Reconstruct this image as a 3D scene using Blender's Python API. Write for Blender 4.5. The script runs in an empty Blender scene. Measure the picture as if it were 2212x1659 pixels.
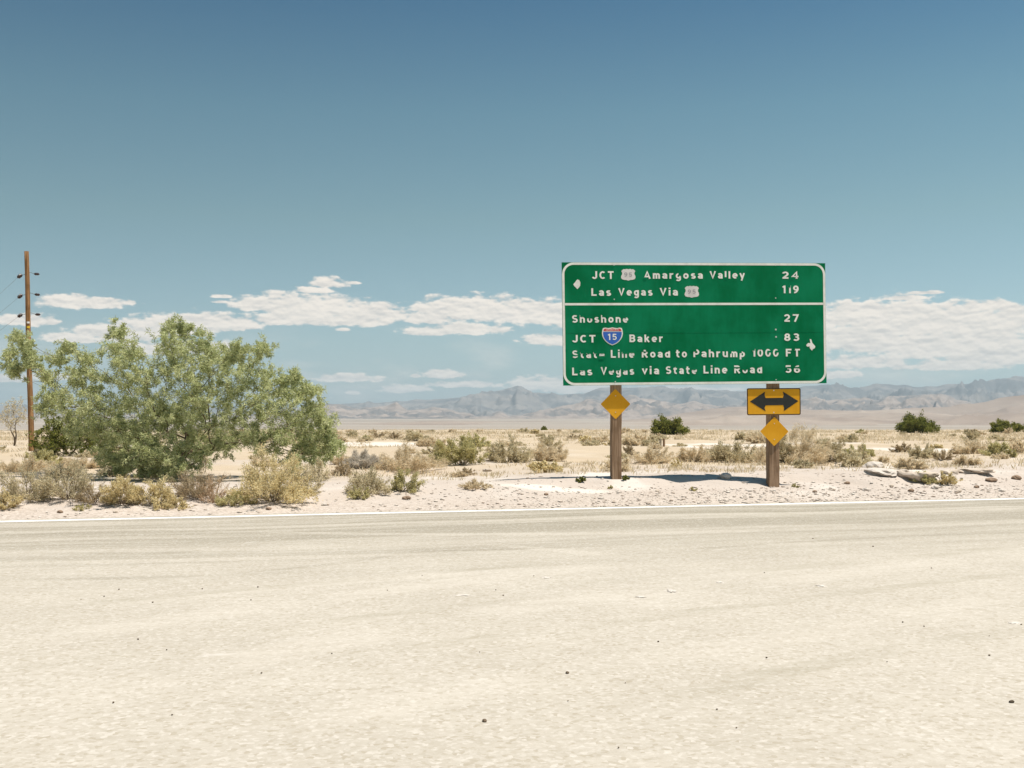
import bpy, bmesh, math, random
import numpy as np
from mathutils import Vector, Matrix

R = math.radians
C = bpy.context.scene.collection
scene = bpy.context.scene
rng = np.random.default_rng(7)
random.seed(7)

# ------------------------------------------------------------------ camera, world, sun, exposure
# plan units: the photograph at 2212 x 1659 px; F is the focal length in those pixels
F, CX, HY, EYE = 2458.0, 1106.0, 918.0, 1.6
cam_d = bpy.data.cameras.new('camera')
cam = bpy.data.objects.new('camera', cam_d)
C.objects.link(cam)
cam.location = (0, 0, EYE)
cam.rotation_euler = (R(90), 0, 0)
cam_d.sensor_width = 36.0
cam_d.lens = 36.0 * F / 2212.0
cam_d.shift_y = (HY - 829.5) / 2212.0
cam_d.clip_start = 0.1
cam_d.clip_end = 30000
scene.camera = cam

SIGN_YAW = R(6.6)
S_R = Vector((math.cos(SIGN_YAW), math.sin(SIGN_YAW), 0))      # along the road sign, to the right
S_F = Vector((math.sin(SIGN_YAW), -math.cos(SIGN_YAW), 0))     # out of its face
sun_vec = (S_R * 0.30 + S_F * 0.155 + Vector((0, 0, 1))).normalized()
sun_el = math.asin(sun_vec.z)
sun_az = math.atan2(sun_vec.x, sun_vec.y)
sun_d = bpy.data.lights.new('sun', 'SUN')
sun_d.energy = 4.5
sun_d.angle = R(0.53)
sun_d.color = (1.0, 0.935, 0.85)
sun = bpy.data.objects.new('sun', sun_d)
C.objects.link(sun)
sun.rotation_euler = sun_vec.to_track_quat('Z', 'Y').to_euler()

EXPOSURE = 0.62
vs = scene.view_settings
scene.display_settings.display_device = 'sRGB'
vs.view_transform = 'Standard'
vs.look = 'None'
vs.exposure = EXPOSURE
vs.gamma = 1.0
vs.use_curve_mapping = False
scene.cycles.use_denoising = True
scene.cycles.max_bounces = 6
scene.cycles.diffuse_bounces = 3
scene.cycles.transparent_max_bounces = 6
scene.cycles.volume_bounces = 0

SKY_STR = 0.058


class NT:
    """little helper for node trees"""
    def __init__(self, nt):
        self.nt = nt
        nt.nodes.clear()

    def n(self, typ, **kw):
        nd = self.nt.nodes.new(typ)
        for k, v in kw.items():
            setattr(nd, k, v)
        return nd

    def put(self, sock, v):
        if isinstance(v, bpy.types.NodeSocket):
            self.nt.links.new(v, sock)
        else:
            sock.default_value = v

    def math(self, op, a, b=None, c=None, clamp=False):
        nd = self.n('ShaderNodeMath', operation=op, use_clamp=clamp)
        self.put(nd.inputs[0], a)
        if b is not None:
            self.put(nd.inputs[1], b)
        if c is not None:
            self.put(nd.inputs[2], c)
        return nd.outputs[0]

    def vmath(self, op, a, b=None, out=0):
        nd = self.n('ShaderNodeVectorMath', operation=op)
        self.put(nd.inputs[0], a)
        if b is not None:
            self.put(nd.inputs[1], b)
        return nd.outputs['Value'] if out == 'v' else nd.outputs[0]

    def smooth(self, v, a, b):
        nd = self.n('ShaderNodeMapRange', interpolation_type='SMOOTHSTEP')
        self.put(nd.inputs[0], v)
        nd.inputs[1].default_value = a
        nd.inputs[2].default_value = b
        return nd.outputs[0]

    def lin(self, v, a, b, c=0.0, d=1.0):
        nd = self.n('ShaderNodeMapRange')
        self.put(nd.inputs[0], v)
        nd.inputs[1].default_value = a
        nd.inputs[2].default_value = b
        nd.inputs[3].default_value = c
        nd.inputs[4].default_value = d
        return nd.outputs[0]

    def mix(self, f, a, b, blend='MIX'):
        nd = self.n('ShaderNodeMix', data_type='RGBA', blend_type=blend)
        self.put(nd.inputs[0], f)
        self.put(nd.inputs[6], c4(a))
        self.put(nd.inputs[7], c4(b))
        return nd.outputs[2]

    def noise(self, vec, scale, detail=4.0, rough=0.55, dim='3D'):
        nd = self.n('ShaderNodeTexNoise', noise_dimensions=dim)
        if vec is not None:
            self.put(nd.inputs['Vector'], vec)
        nd.inputs['Scale'].default_value = scale
        nd.inputs['Detail'].default_value = detail
        nd.inputs['Roughness'].default_value = rough
        return nd.outputs['Fac']

    def voro(self, vec, scale, feature='F1', out='Distance'):
        nd = self.n('ShaderNodeTexVoronoi', feature=feature)
        self.put(nd.inputs['Vector'], vec)
        nd.inputs['Scale'].default_value = scale
        return nd.outputs[out]

    def xyz(self, v):
        nd = self.n('ShaderNodeSeparateXYZ')
        self.put(nd.inputs[0], v)
        return nd.outputs

    def comb(self, x, y, z=0.0):
        nd = self.n('ShaderNodeCombineXYZ')
        self.put(nd.inputs[0], x)
        self.put(nd.inputs[1], y)
        self.put(nd.inputs[2], z)
        return nd.outputs[0]


def c4(v):
    if isinstance(v, bpy.types.NodeSocket):
        return v
    return tuple(v) if len(v) == 4 else (*v, 1.0)


def px_dir(px, py):
    return Vector(((px - CX) / F, 1.0, (HY - py) / F))


def az_el(px, py):
    d = px_dir(px, py).normalized()
    return math.atan2(d.x, d.y), math.asin(d.z)


def build_world():
    w = bpy.data.worlds.new("World")
    scene.world = w
    w.use_nodes = True
    t = NT(w.node_tree)
    sky = t.n('ShaderNodeTexSky', sky_type='NISHITA')
    sky.sun_disc = False
    sky.sun_elevation = sun_el
    sky.sun_rotation = sun_az
    sky.altitude = 700
    sky.air_density = 1.0
    sky.dust_density = 1.2
    sky.ozone_density = 1.0
    # clouds, by azimuth and elevation on the sky
    co = t.n('ShaderNodeTexCoord').outputs['Generated']
    x, y, z = t.xyz(t.vmath('NORMALIZE', co))[:3]
    az = t.math('ARCTAN2', x, y)
    el = t.math('ARCSINE', z)
    # colour response of the sky by elevation, and a little deeper away from the sun
    gr = t.n('ShaderNodeValToRGB')
    e_ = gr.color_ramp.elements
    stops = [(0.0, (1.10, 1.22, 1.40)), (0.179, (1.10, 1.21, 1.16)), (0.445, (0.97, 1.13, 0.915)), (0.67, (0.74, 1.03, 0.885)), (0.895, (0.40, 0.76, 0.80))]
    e_[0].position, e_[0].color = 0.0, (*[c * 0.5 for c in stops[0][1]], 1)
    e_[1].position, e_[1].color = stops[-1][0], (*[c * 0.5 for c in stops[-1][1]], 1)
    for ps, cl in stops[1:-1]:
        k_ = e_.new(ps)
        k_.color = (*[c * 0.5 for c in cl], 1)
    t.put(gr.inputs[0], t.math('DIVIDE', el, 0.4))
    hs_ = Vector((sun_vec.x, sun_vec.y, 0)).normalized()
    side = t.lin(t.vmath('DOT_PRODUCT', t.comb(x, y, 0.0), tuple(hs_), out='v'), -0.75, 0.1, 1.72, 2.3)
    sc_n = t.n('ShaderNodeVectorMath', operation='SCALE')
    t.put(sc_n.inputs[0], gr.outputs[0])
    t.put(sc_n.inputs['Scale'], side)
    sc_v = sc_n.outputs[0]
    skycol = t.mix(1.0, sky.outputs[0], sc_v, 'MULTIPLY')
    K = 1000.0
    azk = t.math('MULTIPLY', az, K)
    elk = t.math('MULTIPLY', el, K)
    p = t.comb(azk, elk, 0.0)
    clouds = [  # x, y, half width, half height (photo px)
        (150, 655, 55, 15), (210, 658, 60, 11), (50, 694, 62, 12), (282, 655, 10, 5),
        (160, 733, 62, 11), (255, 722, 95, 19), (360, 712, 95, 24), (450, 702, 90, 20), (515, 702, 50, 14),
        (552, 660, 50, 16), (620, 664, 75, 24), (700, 668, 90, 25), (790, 676, 75, 21), (640, 690, 110, 17),
        (760, 694, 90, 14), (845, 682, 45, 12),
        (925, 688, 55, 15), (965, 670, 75, 22), (1040, 676, 95, 28), (1120, 678, 85, 26), (1200, 684, 80, 28),
        (930, 717, 62, 10), (1010, 713, 85, 13),
        (706, 614, 36, 12), (680, 628, 40, 7), (768, 612, 14, 3), (478, 641, 20, 4), (478, 653, 15, 3),
        (335, 757, 90, 13), (430, 755, 80, 15), (110, 815, 60, 8), (20, 820, 45, 7), (740, 713, 14, 4),
        (1165, 736, 42, 11), (1220, 738, 50, 15),
        (752, 819, 67, 9), (763, 850, 15, 5), (866, 842, 58, 9), (958, 810, 46, 10), (1010, 832, 74, 7), (898, 813, 12, 4),
        (1165, 832, 70, 14), (1260, 842, 90, 10), (1480, 842, 120, 6),
        (1920, 715, 110, 26), (2110, 735, 110, 30), (1810, 690, 60, 26), (1870, 676, 75, 22), (1950, 688, 110, 32), (2060, 700, 120, 34), (2170, 698, 80, 24),
        (1810, 735, 70, 24), (1900, 742, 110, 26), (2020, 752, 130, 30), (2150, 768, 110, 30), (1850, 786, 90, 14), (2060, 792, 110, 11),
        (1960, 645, 50, 5), (2000, 633, 30, 4), (2125, 664, 55, 12), (2190, 668, 40, 8), (1800, 812, 60, 8), (1730, 826, 40, 6), (640, 862, 60, 6),
    ]
    dens = None
    for (cx, cy, hw, hh) in clouds:
        a, e = az_el(cx, cy)
        v = t.vmath('SUBTRACT', p, (a * K, e * K, 0))
        v = t.vmath('MULTIPLY', v, (F / K / (hw * 1.3), F / K / (hh * 1.65), 1))
        vx, vy, vz = t.xyz(v)[:3]
        vy = t.math('MAXIMUM', vy, t.math('MULTIPLY', vy, -1.75))       # flat undersides
        d = t.math('SUBTRACT', 1.0, t.vmath('LENGTH', t.comb(vx, vy), out='v'))
        dens = d if dens is None else t.math('MAXIMUM', dens, d)
    ns = t.vmath('MULTIPLY', p, (0.075, 0.17, 0.0))
    n1 = t.noise(ns, 1.0, 7.0, 0.58, '2D')
    ns2 = t.vmath('ADD', ns, (0.06, 0.34, 0.0))
    n2 = t.noise(ns2, 1.0, 2.0, 0.5, '2D')
    n3 = t.noise(t.vmath('MULTIPLY', p, (0.022, 0.16, 0.0)), 1.0, 4.0, 0.6, '2D')
    n0 = t.noise(ns, 1.0, 2.0, 0.5, '2D')
    low = t.noise(t.vmath('MULTIPLY', p, (0.012, 0.04, 0.0)), 1.0, 3.0, 0.5, '2D')
    f = t.math('ADD', t.math('MULTIPLY', dens, 1.35), t.math('MULTIPLY', t.math('SUBTRACT', n1, 0.5), 1.75))
    front = t.math('GREATER_THAN', y, 0.0)
    cov = t.math('MULTIPLY', t.smooth(f, 0.05, 0.56), front)
    # thin veil near the skyline
    veil = t.math('MULTIPLY', t.smooth(low, 0.45, 0.75), t.math('MULTIPLY', t.smooth(elk, 0.0, 18.0), t.math('SUBTRACT', 1.0, t.smooth(elk, 45.0, 95.0))))
    cov = t.math('MAXIMUM', cov, t.math('MULTIPLY', veil, 0.34))
    lit = t.math('ADD', t.math('MULTIPLY', t.math('SUBTRACT', n0, n2), 1.9), t.math('MULTIPLY', t.math('SUBTRACT', n3, 0.5), 1.5), clamp=False)  # sunlit tops and grey undersides painted into the cloud colour by offset noise
    lit = t.math('ADD', lit, 0.66, clamp=True)
    s = 1.0 / (SKY_STR * 2 ** EXPOSURE)
    ccol = t.mix(lit, (0.76 * s, 0.71 * s, 0.65 * s), (1.12 * s, 1.0 * s, 0.87 * s))
    col = t.mix(t.math('MULTIPLY', cov, 0.94), skycol, ccol)
    bg = t.n('ShaderNodeBackground')
    t.put(bg.inputs[0], col)
    bg.inputs[1].default_value = SKY_STR
    out = t.n('ShaderNodeOutputWorld')
    t.nt.links.new(bg.outputs[0], out.inputs[0])
    w.cycles.sampling_method = 'MANUAL'
    w.cycles.sample_map_resolution = 512


build_world()

# ------------------------------------------------------------------ generic helpers


def tag(o, label=None, cat=None, group=None, kind=None):
    if label:
        o['label'] = label
    if cat:
        o['category'] = cat
    if group:
        o['group'] = group
    if kind:
        o['kind'] = kind
    return o


def empty(name, loc, rz=0.0):
    o = bpy.data.objects.new(name, None)
    o.empty_display_size = 0.2
    o.location = loc
    o.rotation_euler = (0, 0, rz)
    C.objects.link(o)
    return o


def link_mesh(name, me, parent=None, loc=None):
    o = bpy.data.objects.new(name, me)
    C.objects.link(o)
    if parent is not None:
        o.parent = parent
    if loc is not None:
        o.location = loc
    return o


def np_mesh(name, verts, faces, mat, smooth=False):
    """verts (n,3); faces a list of (m,k) int arrays"""
    me = bpy.data.meshes.new(name)
    verts = np.asarray(verts, dtype=np.float32)
    if not isinstance(faces, list):
        faces = [faces]
    loops = np.concatenate([f.reshape(-1) for f in faces]).astype(np.int32)
    tot = np.concatenate([np.full(len(f), f.shape[1], np.int32) for f in faces])
    start = np.concatenate([[0], np.cumsum(tot)[:-1]]).astype(np.int32)
    me.vertices.add(len(verts))
    me.vertices.foreach_set('co', verts.reshape(-1))
    me.loops.add(len(loops))
    me.loops.foreach_set('vertex_index', loops)
    me.polygons.add(len(tot))
    me.polygons.foreach_set('loop_start', start)
    me.polygons.foreach_set('loop_total', tot)
    me.update(calc_edges=True)
    me.validate()
    if smooth:
        me.polygons.foreach_set('use_smooth', np.ones(len(tot), bool))
    if mat:
        me.materials.append(mat)
    return me


def bm_obj(name, bm, mat, parent=None, loc=None, smooth=False, recalc=True):
    me = bpy.data.meshes.new(name)
    if recalc:
        bmesh.ops.recalc_face_normals(bm, faces=bm.faces)
    bm.to_mesh(me)
    bm.free()
    if smooth:
        me.polygons.foreach_set('use_smooth', np.ones(len(me.polygons), bool))
    me.materials.append(mat)
    return link_mesh(name, me, parent, loc)


# --- value noise in numpy
def _hash(ix, iy, seed):
    h = (ix * 374761393 + iy * 668265263 + seed * 982451653) & 0xFFFFFFFF
    h = ((h ^ (h >> 13)) * 1274126177) & 0xFFFFFFFF
    h = h ^ (h >> 16)
    return (h & 0xFFFF) / 65535.0


def vnoise(x, y, seed=0):
    x = np.asarray(x, float)
    y = np.asarray(y, float)
    ix = np.floor(x).astype(np.int64)
    iy = np.floor(y).astype(np.int64)
    fx, fy = x - ix, y - iy
    fx = fx * fx * fx * (fx * (fx * 6 - 15) + 10)
    fy = fy * fy * fy * (fy * (fy * 6 - 15) + 10)
    a, b = _hash(ix, iy, seed), _hash(ix + 1, iy, seed)
    c, d = _hash(ix, iy + 1, seed), _hash(ix + 1, iy + 1, seed)
    return (a * (1 - fx) + b * fx) * (1 - fy) + (c * (1 - fx) + d * fx) * fy


def fbm(x, y, seed=0, octv=4, gain=0.5):
    s, a, tot = 0.0, 1.0, 0.0
    for i in range(octv):
        s = s + a * (vnoise(x * 2 ** i + 17.3 * i, y * 2 ** i - 9.1 * i, seed + i) - 0.5)
        tot += a
        a *= gain
    return s / tot * 2


def ridged(x, y, seed=0, octv=5):
    s, a, tot = 0.0, 1.0, 0.0
    for i in range(octv):
        n = 1 - np.abs(2 * vnoise(x * 2 ** i + 5.7 * i, y * 2 ** i + 3.3 * i, seed + i) - 1)
        s = s + a * n * n
        tot += a
        a *= 0.5
    return s / tot


def sstep(a, b, x):
    t = np.clip((x - a) / (b - a), 0, 1)
    return t * t * (3 - 2 * t)


# ------------------------------------------------------------------ ground shape
ROAD_DIR = np.array([0.958, 0.2875])
ROAD_N = np.array([-0.2875, 0.958])
ROAD_OFF = 20.37


def road_st(x, y):
    return ROAD_N[0] * x + ROAD_N[1] * y - ROAD_OFF, ROAD_DIR[0] * x + ROAD_DIR[1] * y


def height(x, y):
    x = np.asarray(x, float)
    y = np.asarray(y, float)
    s, t = road_st(x, y)
    r = np.hypot(x, y)
    z = 0.145 * np.clip(s - 0.30, 0, 2.6)
    z = z + 0.0045 * np.clip(s - 2.9, 0, 30)
    und = fbm(x / 5.5, y / 5.5, 3, 3) * 0.13 + fbm(x / 22.0, y / 22.0, 11, 2) * 0.20
    z = z + und * sstep(2.2, 9.0, s)
    z = z + fbm(x / 1.3, y / 1.3, 21, 3) * 0.055 * sstep(0.5, 2.5, s)
    # eroded lip along the top of the bank, mostly on the right
    lip = sstep(2.0, 2.35, s + fbm(x / 1.7, y / 1.7, 31, 3) * 0.9)
    z = z + lip * 0.10 * sstep(6.5, 9.0, t)
    z = z - sstep(200, 750, r) * 9.0 * (s > 0) + sstep(900, 4600, r) * 34.0
    z = np.where(s < 0.18, -0.03, np.where(s < 0.32, -0.03 + (s - 0.18) / 0.14 * 0.03, z))
    far_back = (s < -30)
    z = np.where(far_back, -0.03 + sstep(900, 4600, r) * 34.0, z)
    return z


def ground_hit(px, py):
    """world point where the sight line through a photo pixel meets the ground"""
    d = px_dir(px, py)
    y = np.geomspace(4, 3000, 6000)
    gx, gz = d.x * y, EYE + d.z * y
    h = np.maximum(height(gx, y), -0.0001)
    below = np.nonzero(gz <= h)[0]
    k = below[0] if len(below) else 5999
    yy = float(y[k])
    return Vector((d.x * yy, yy, float(max(height(d.x * yy, yy), 0.0 if road_st(d.x * yy, yy)[0] < 0.2 else -99))))


def at(px, D):
    x = (px - CX) / F * D
    return Vector((x, D, float(height(x, D))))


# ------------------------------------------------------------------ materials


def mat_new(name):
    m = bpy.data.materials.new(name)
    m.use_nodes = True
    return m, NT(m.node_tree)


def finish(t, col, rough=0.9, bump=None, bump_s=0.3, bump_d=0.02, spec=0.2, metal=0.0):
    b = t.n('ShaderNodeBsdfPrincipled')
    t.put(b.inputs['Base Color'], c4(col))
    t.put(b.inputs['Roughness'], rough)
    b.inputs['Specular IOR Level'].default_value = spec
    b.inputs['Metallic'].default_value = metal
    if bump is not None:
        bn = t.n('ShaderNodeBump')
        bn.inputs['Strength'].default_value = bump_s
        bn.inputs['Distance'].default_value = bump_d
        t.put(bn.inputs['Height'], bump)
        t.nt.links.new(bn.outputs[0], b.inputs['Normal'])
    o = t.n('ShaderNodeOutputMaterial')
    t.nt.links.new(b.outputs[0], o.inputs[0])
    return b


def pos(t):
    return t.n('ShaderNodeNewGeometry').outputs['Position']


def objco(t):
    return t.n('ShaderNodeTexCoord').outputs['Object']


def simple_mat(name, col, rough=0.6, var=0.15, scale=8.0, spec=0.3, metal=0.0):
    m, t = mat_new(name)
    n = t.noise(objco(t), scale, 5.0)
    a = tuple(max(0, c * (1 - var)) for c in col)
    b = tuple(min(1, c * (1 + var)) for c in col)
    finish(t, t.mix(n, a, b), rough, spec=spec, metal=metal)
    return m


def leaf_mat(name, cols, trans=0.35, var=0.12):
    """cols: dark, mid, light; varies by leaf, by clump and by plant"""
    m, t = mat_new(name)
    g = t.n('ShaderNodeNewGeometry')
    isl = g.outputs['Random Per Island']
    clump = t.noise(objco(t), 2.2, 2.0)
    oi = t.n('ShaderNodeObjectInfo').outputs['Random']
    f = t.math('ADD', t.math('MULTIPLY', isl, 0.55), t.math('ADD', t.math('MULTIPLY', clump, 0.5), t.math('MULTIPLY', oi, 0.25)))
    f = t.math('SUBTRACT', f, 0.15, clamp=True)
    ramp = t.n('ShaderNodeValToRGB')
    e = ramp.color_ramp.elements
    e[0].position, e[0].color = 0.0, c4(cols[0])
    e[1].position, e[1].color = 1.0, c4(cols[2])
    k = e.new(0.5)
    k.color = c4(cols[1])
    t.put(ramp.inputs[0], f)
    d = t.n('ShaderNodeBsdfDiffuse')
    tr = t.n('ShaderNodeBsdfTranslucent')
    t.nt.links.new(ramp.outputs[0], d.inputs[0])
    t.nt.links.new(ramp.outputs[0], tr.inputs[0])
    mx = t.n('ShaderNodeMixShader')
    mx.inputs[0].default_value = trans
    t.nt.links.new(d.outputs[0], mx.inputs[1])
    t.nt.links.new(tr.outputs[0], mx.inputs[2])
    o = t.n('ShaderNodeOutputMaterial')
    t.nt.links.new(mx.outputs[0], o.inputs[0])
    return m


def circle3(p1, p2, p3):
    ax, ay, bx, by, cx, cy = *p1, *p2, *p3
    d = 2 * (ax * (by - cy) + bx * (cy - ay) + cx * (ay - by))
    ux = ((ax * ax + ay * ay) * (by - cy) + (bx * bx + by * by) * (cy - ay) + (cx * cx + cy * cy) * (ay - by)) / d
    uy = ((ax * ax + ay * ay) * (cx - bx) + (bx * bx + by * by) * (ax - cx) + (cx * cx + cy * cy) * (bx - ax)) / d
    return ux, uy, math.hypot(ax - ux, ay - uy)


def flat_hit(px, py):
    D = EYE * F / (py - HY)
    return ((px - CX) / F * D, D)


def road_material():
    m, t = mat_new('dusty_asphalt')
    P = pos(t)
    x, y, z = t.xyz(P)[:3]
    s = t.math('ADD', t.math('MULTIPLY', x, float(ROAD_N[0])), t.math('MULTIPLY', y, float(ROAD_N[1])))
    s = t.math('SUBTRACT', s, ROAD_OFF)
    a = t.math('ADD', t.math('MULTIPLY', x, float(ROAD_DIR[0])), t.math('MULTIPLY', y, float(ROAD_DIR[1])))
    warp = t.noise(t.comb(t.math('MULTIPLY', a, 0.06), t.math('MULTIPLY', s, 0.10)), 1.0, 3.0)
    sw = t.math('ADD', s, t.math('MULTIPLY', t.math('SUBTRACT', warp, 0.5), 3.2))
    streak = t.noise(t.comb(t.math('MULTIPLY', a, 0.045), t.math('MULTIPLY', sw, 0.95), 3.0), 1.0, 4.0, 0.6)
    streak2 = t.noise(t.comb(t.math('MULTIPLY', a, 0.10), t.math('MULTIPLY', sw, 2.6), 7.0), 1.0, 5.0, 0.65)
    streak = t.smooth(t.math('ADD', t.math('MULTIPLY', streak, 0.6), t.math('MULTIPLY', streak2, 0.4)), 0.42, 0.58)
    fine = t.noise(t.comb(t.math('MULTIPLY', a, 0.35), t.math('MULTIPLY', sw, 5.0), 1.0), 1.0, 4.0, 0.6)
    # worn lane near the edge line: less dust, so greyer
    lane = t.smooth(t.math('ADD', sw, t.math('MULTIPLY', t.math('SUBTRACT', fine, 0.5), 1.5)), -10.5, -1.0)
    grey = t.math('MULTIPLY', lane, t.lin(streak, 0.0, 1.0, 0.12, 1.0))
    grey = t.math('ADD', grey, t.math('MULTIPLY', t.math('SUBTRACT', fine, 0.5), 0.35), clamp=True)
    # tyre tracks: lighter dust dragged out, dark scuffs
    def arc(p1, p2, p3, wdt, seed):
        cx, cy, r = circle3(flat_hit(*p1), flat_hit(*p2), flat_hit(*p3))
        d = t.math('SUBTRACT', t.vmath('LENGTH', t.vmath('SUBTRACT', t.comb(x, y), (cx, cy, 0)), out='v'), r)
        d = t.math('ADD', d, t.math('MULTIPLY', t.math('SUBTRACT', warp, 0.5), 0.35))
        k = t.math('SUBTRACT', 1.0, t.smooth(t.math('ABSOLUTE', d), wdt * 0.4, wdt))
        br = t.noise(t.vmath('ADD', P, (seed * 7.1, 0, 0)), 0.5, 3.0)
        qa = [float(ROAD_DIR[0]) * q[0] + float(ROAD_DIR[1]) * q[1] for q in (flat_hit(*p1), flat_hit(*p3))]
        k = t.math('MULTIPLY', k, t.smooth(a, qa[0] - 0.6, qa[0] + 0.8))
        k = t.math('MULTIPLY', k, t.math('SUBTRACT', 1.0, t.smooth(a, qa[1] - 0.8, qa[1] + 0.6)))
        return t.math('MULTIPLY', k, t.smooth(br, 0.36, 0.56))
    light = arc((1080, 1178), (1270, 1194), (1490, 1224), 0.20, 1)
    for args in (((0, 1218), (420, 1210), (900, 1199), 0.22, 2), ((500, 1150), (1100, 1154), (1700, 1144), 0.25, 3),
                 ((0, 1358), (250, 1334), (480, 1322), 0.14, 4), ((1300, 1122), (1750, 1112), (2212, 1098), 0.3, 5)):
        light = t.math('MAXIMUM', light, arc(*args))
    dark = arc((500, 1240), (690, 1222), (880, 1196), 0.10, 6)
    for args in (((900, 1192), (1000, 1190), (1250, 1182), 0.08, 7), ((1480, 1188), (1760, 1168), (2212, 1150), 0.12, 8),
                 ((100, 1252), (320, 1248), (620, 1236), 0.15, 9), ((0, 1190), (300, 1196), (560, 1186), 0.2, 10)):
        dark = t.math('MAXIMUM', dark, arc(*args))
    grey = t.math('SUBTRACT', grey, t.math('MULTIPLY', light, 0.6))
    grey = t.math('ADD', grey, t.math('MULTIPLY', dark, 0.42), clamp=True)
    blotch = t.noise(P, 0.55, 5.0, 0.6)
    mott = t.noise(t.comb(t.math('MULTIPLY', a, 2.0), t.math('MULTIPLY', s, 5.0)), 1.0, 5.0, 0.65)
    spk = t.noise(P, 48.0, 3.0, 0.7)
    agg = t.voro(P, 55.0, 'F1', 'Color')
    aggv = t.xyz(agg)[0]
    cream = t.mix(t.smooth(blotch, 0.25, 0.75), (0.41, 0.371, 0.312), (0.47, 0.429, 0.366))
    gr = t.mix(blotch, (0.232, 0.208, 0.160), (0.282, 0.254, 0.200))
    col = t.mix(grey, cream, gr)
    col = t.mix(t.lin(mott, 0.3, 0.7, 0.0, 0.5), col, t.mix(1.0, col, (0.86, 0.845, 0.81), 'MULTIPLY'))
    # fine aggregate: some chips pale, some tan, a few grey
    sw1 = t.noise(t.comb(t.math('MULTIPLY', a, 9.0), t.math('MULTIPLY', s, 13.0)), 1.0, 4.0, 0.65)
    sw2 = t.noise(t.vmath('ADD', P, (3, 8, 1)), 27.0, 3.0, 0.65)
    col = t.mix(t.math('MULTIPLY', t.smooth(sw1, 0.42, 0.72), 0.40), col, (0.30, 0.262, 0.20))
    col = t.mix(t.math('MULTIPLY', t.smooth(sw2, 0.50, 0.72), 0.45), col, (0.56, 0.525, 0.475))
    col = t.mix(t.math('MULTIPLY', t.smooth(spk, 0.54, 0.76), 0.38), col, (0.25, 0.22, 0.17))
    ag2 = t.xyz(t.voro(t.vmath('ADD', P, (5, 2, 0)), 36.0, 'F1', 'Color'))[1]
    col = t.mix(t.math('MULTIPLY', t.smooth(ag2, 0.78, 0.98), 0.40), col, (0.57, 0.53, 0.475))
    col = t.mix(t.math('MULTIPLY', t.math('SUBTRACT', 1.0, t.smooth(ag2, 0.03, 0.22)), 0.40), col, (0.275, 0.23, 0.16))
    lw = t.math('MULTIPLY', light, 0.0)
    for args in (((0, 1400), (700, 1292), (1400, 1216), 0.34, 12), ((200, 1500), (1000, 1335), (1750, 1226), 0.40, 13), ((1350, 1300), (1800, 1242), (2212, 1196), 0.35, 14),
                 ((1450, 1420), (1900, 1330), (2212, 1286), 0.30, 15), ((300, 1300), (800, 1252), (1300, 1222), 0.22, 16), ((600, 1580), (1300, 1440), (2100, 1330), 0.30, 17)):
        lw = t.math('MAXIMUM', lw, arc(*args))
    dw = t.math('MULTIPLY', dark, 0.0)
    for args in (((0, 1322), (560, 1270), (1150, 1220), 0.16, 18), ((1250, 1262), (1700, 1226), (2212, 1178), 0.22, 19), ((900, 1400), (1500, 1322), (2212, 1236), 0.18, 20),
                 ((100, 1440), (640, 1352), (1250, 1282), 0.14, 21), ((1500, 1500), (1850, 1420), (2212, 1360), 0.2, 22)):
        dw = t.math('MAXIMUM', dw, arc(*args))
    fr = t.lin(fine, 0.35, 0.65, 0.25, 1.0)
    col = t.mix(t.math('MULTIPLY', t.math('MULTIPLY', lw, fr), 0.42), col, (0.53, 0.485, 0.42))
    col = t.mix(t.math('MULTIPLY', t.math('MULTIPLY', dw, fr), 0.50), col, (0.31, 0.278, 0.215))
    pit = t.voro(P, 9.0)
    pitn = t.noise(P, 1.7, 2.0)
    pk = t.math('MULTIPLY', t.math('SUBTRACT', 1.0, t.smooth(pit, 0.03, 0.10)), t.smooth(pitn, 0.5, 0.65))
    col = t.mix(t.math('MULTIPLY', pk, 0.5), col, (0.17, 0.15, 0.115))
    chip = t.math('MULTIPLY', t.smooth(t.noise(t.comb(t.math('MULTIPLY', a, 1.6), t.math('MULTIPLY', s, 2.6), 9.0), 1.0, 3.0, 0.6), 0.70, 0.76), 0.6)
    col = t.mix(chip, col, (0.54, 0.50, 0.45))
    h = t.math('ADD', t.math('MULTIPLY', aggv, 0.5), spk)
    finish(t, col, 0.92, h, 0.25, 0.006, spec=0.12)
    return m


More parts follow.
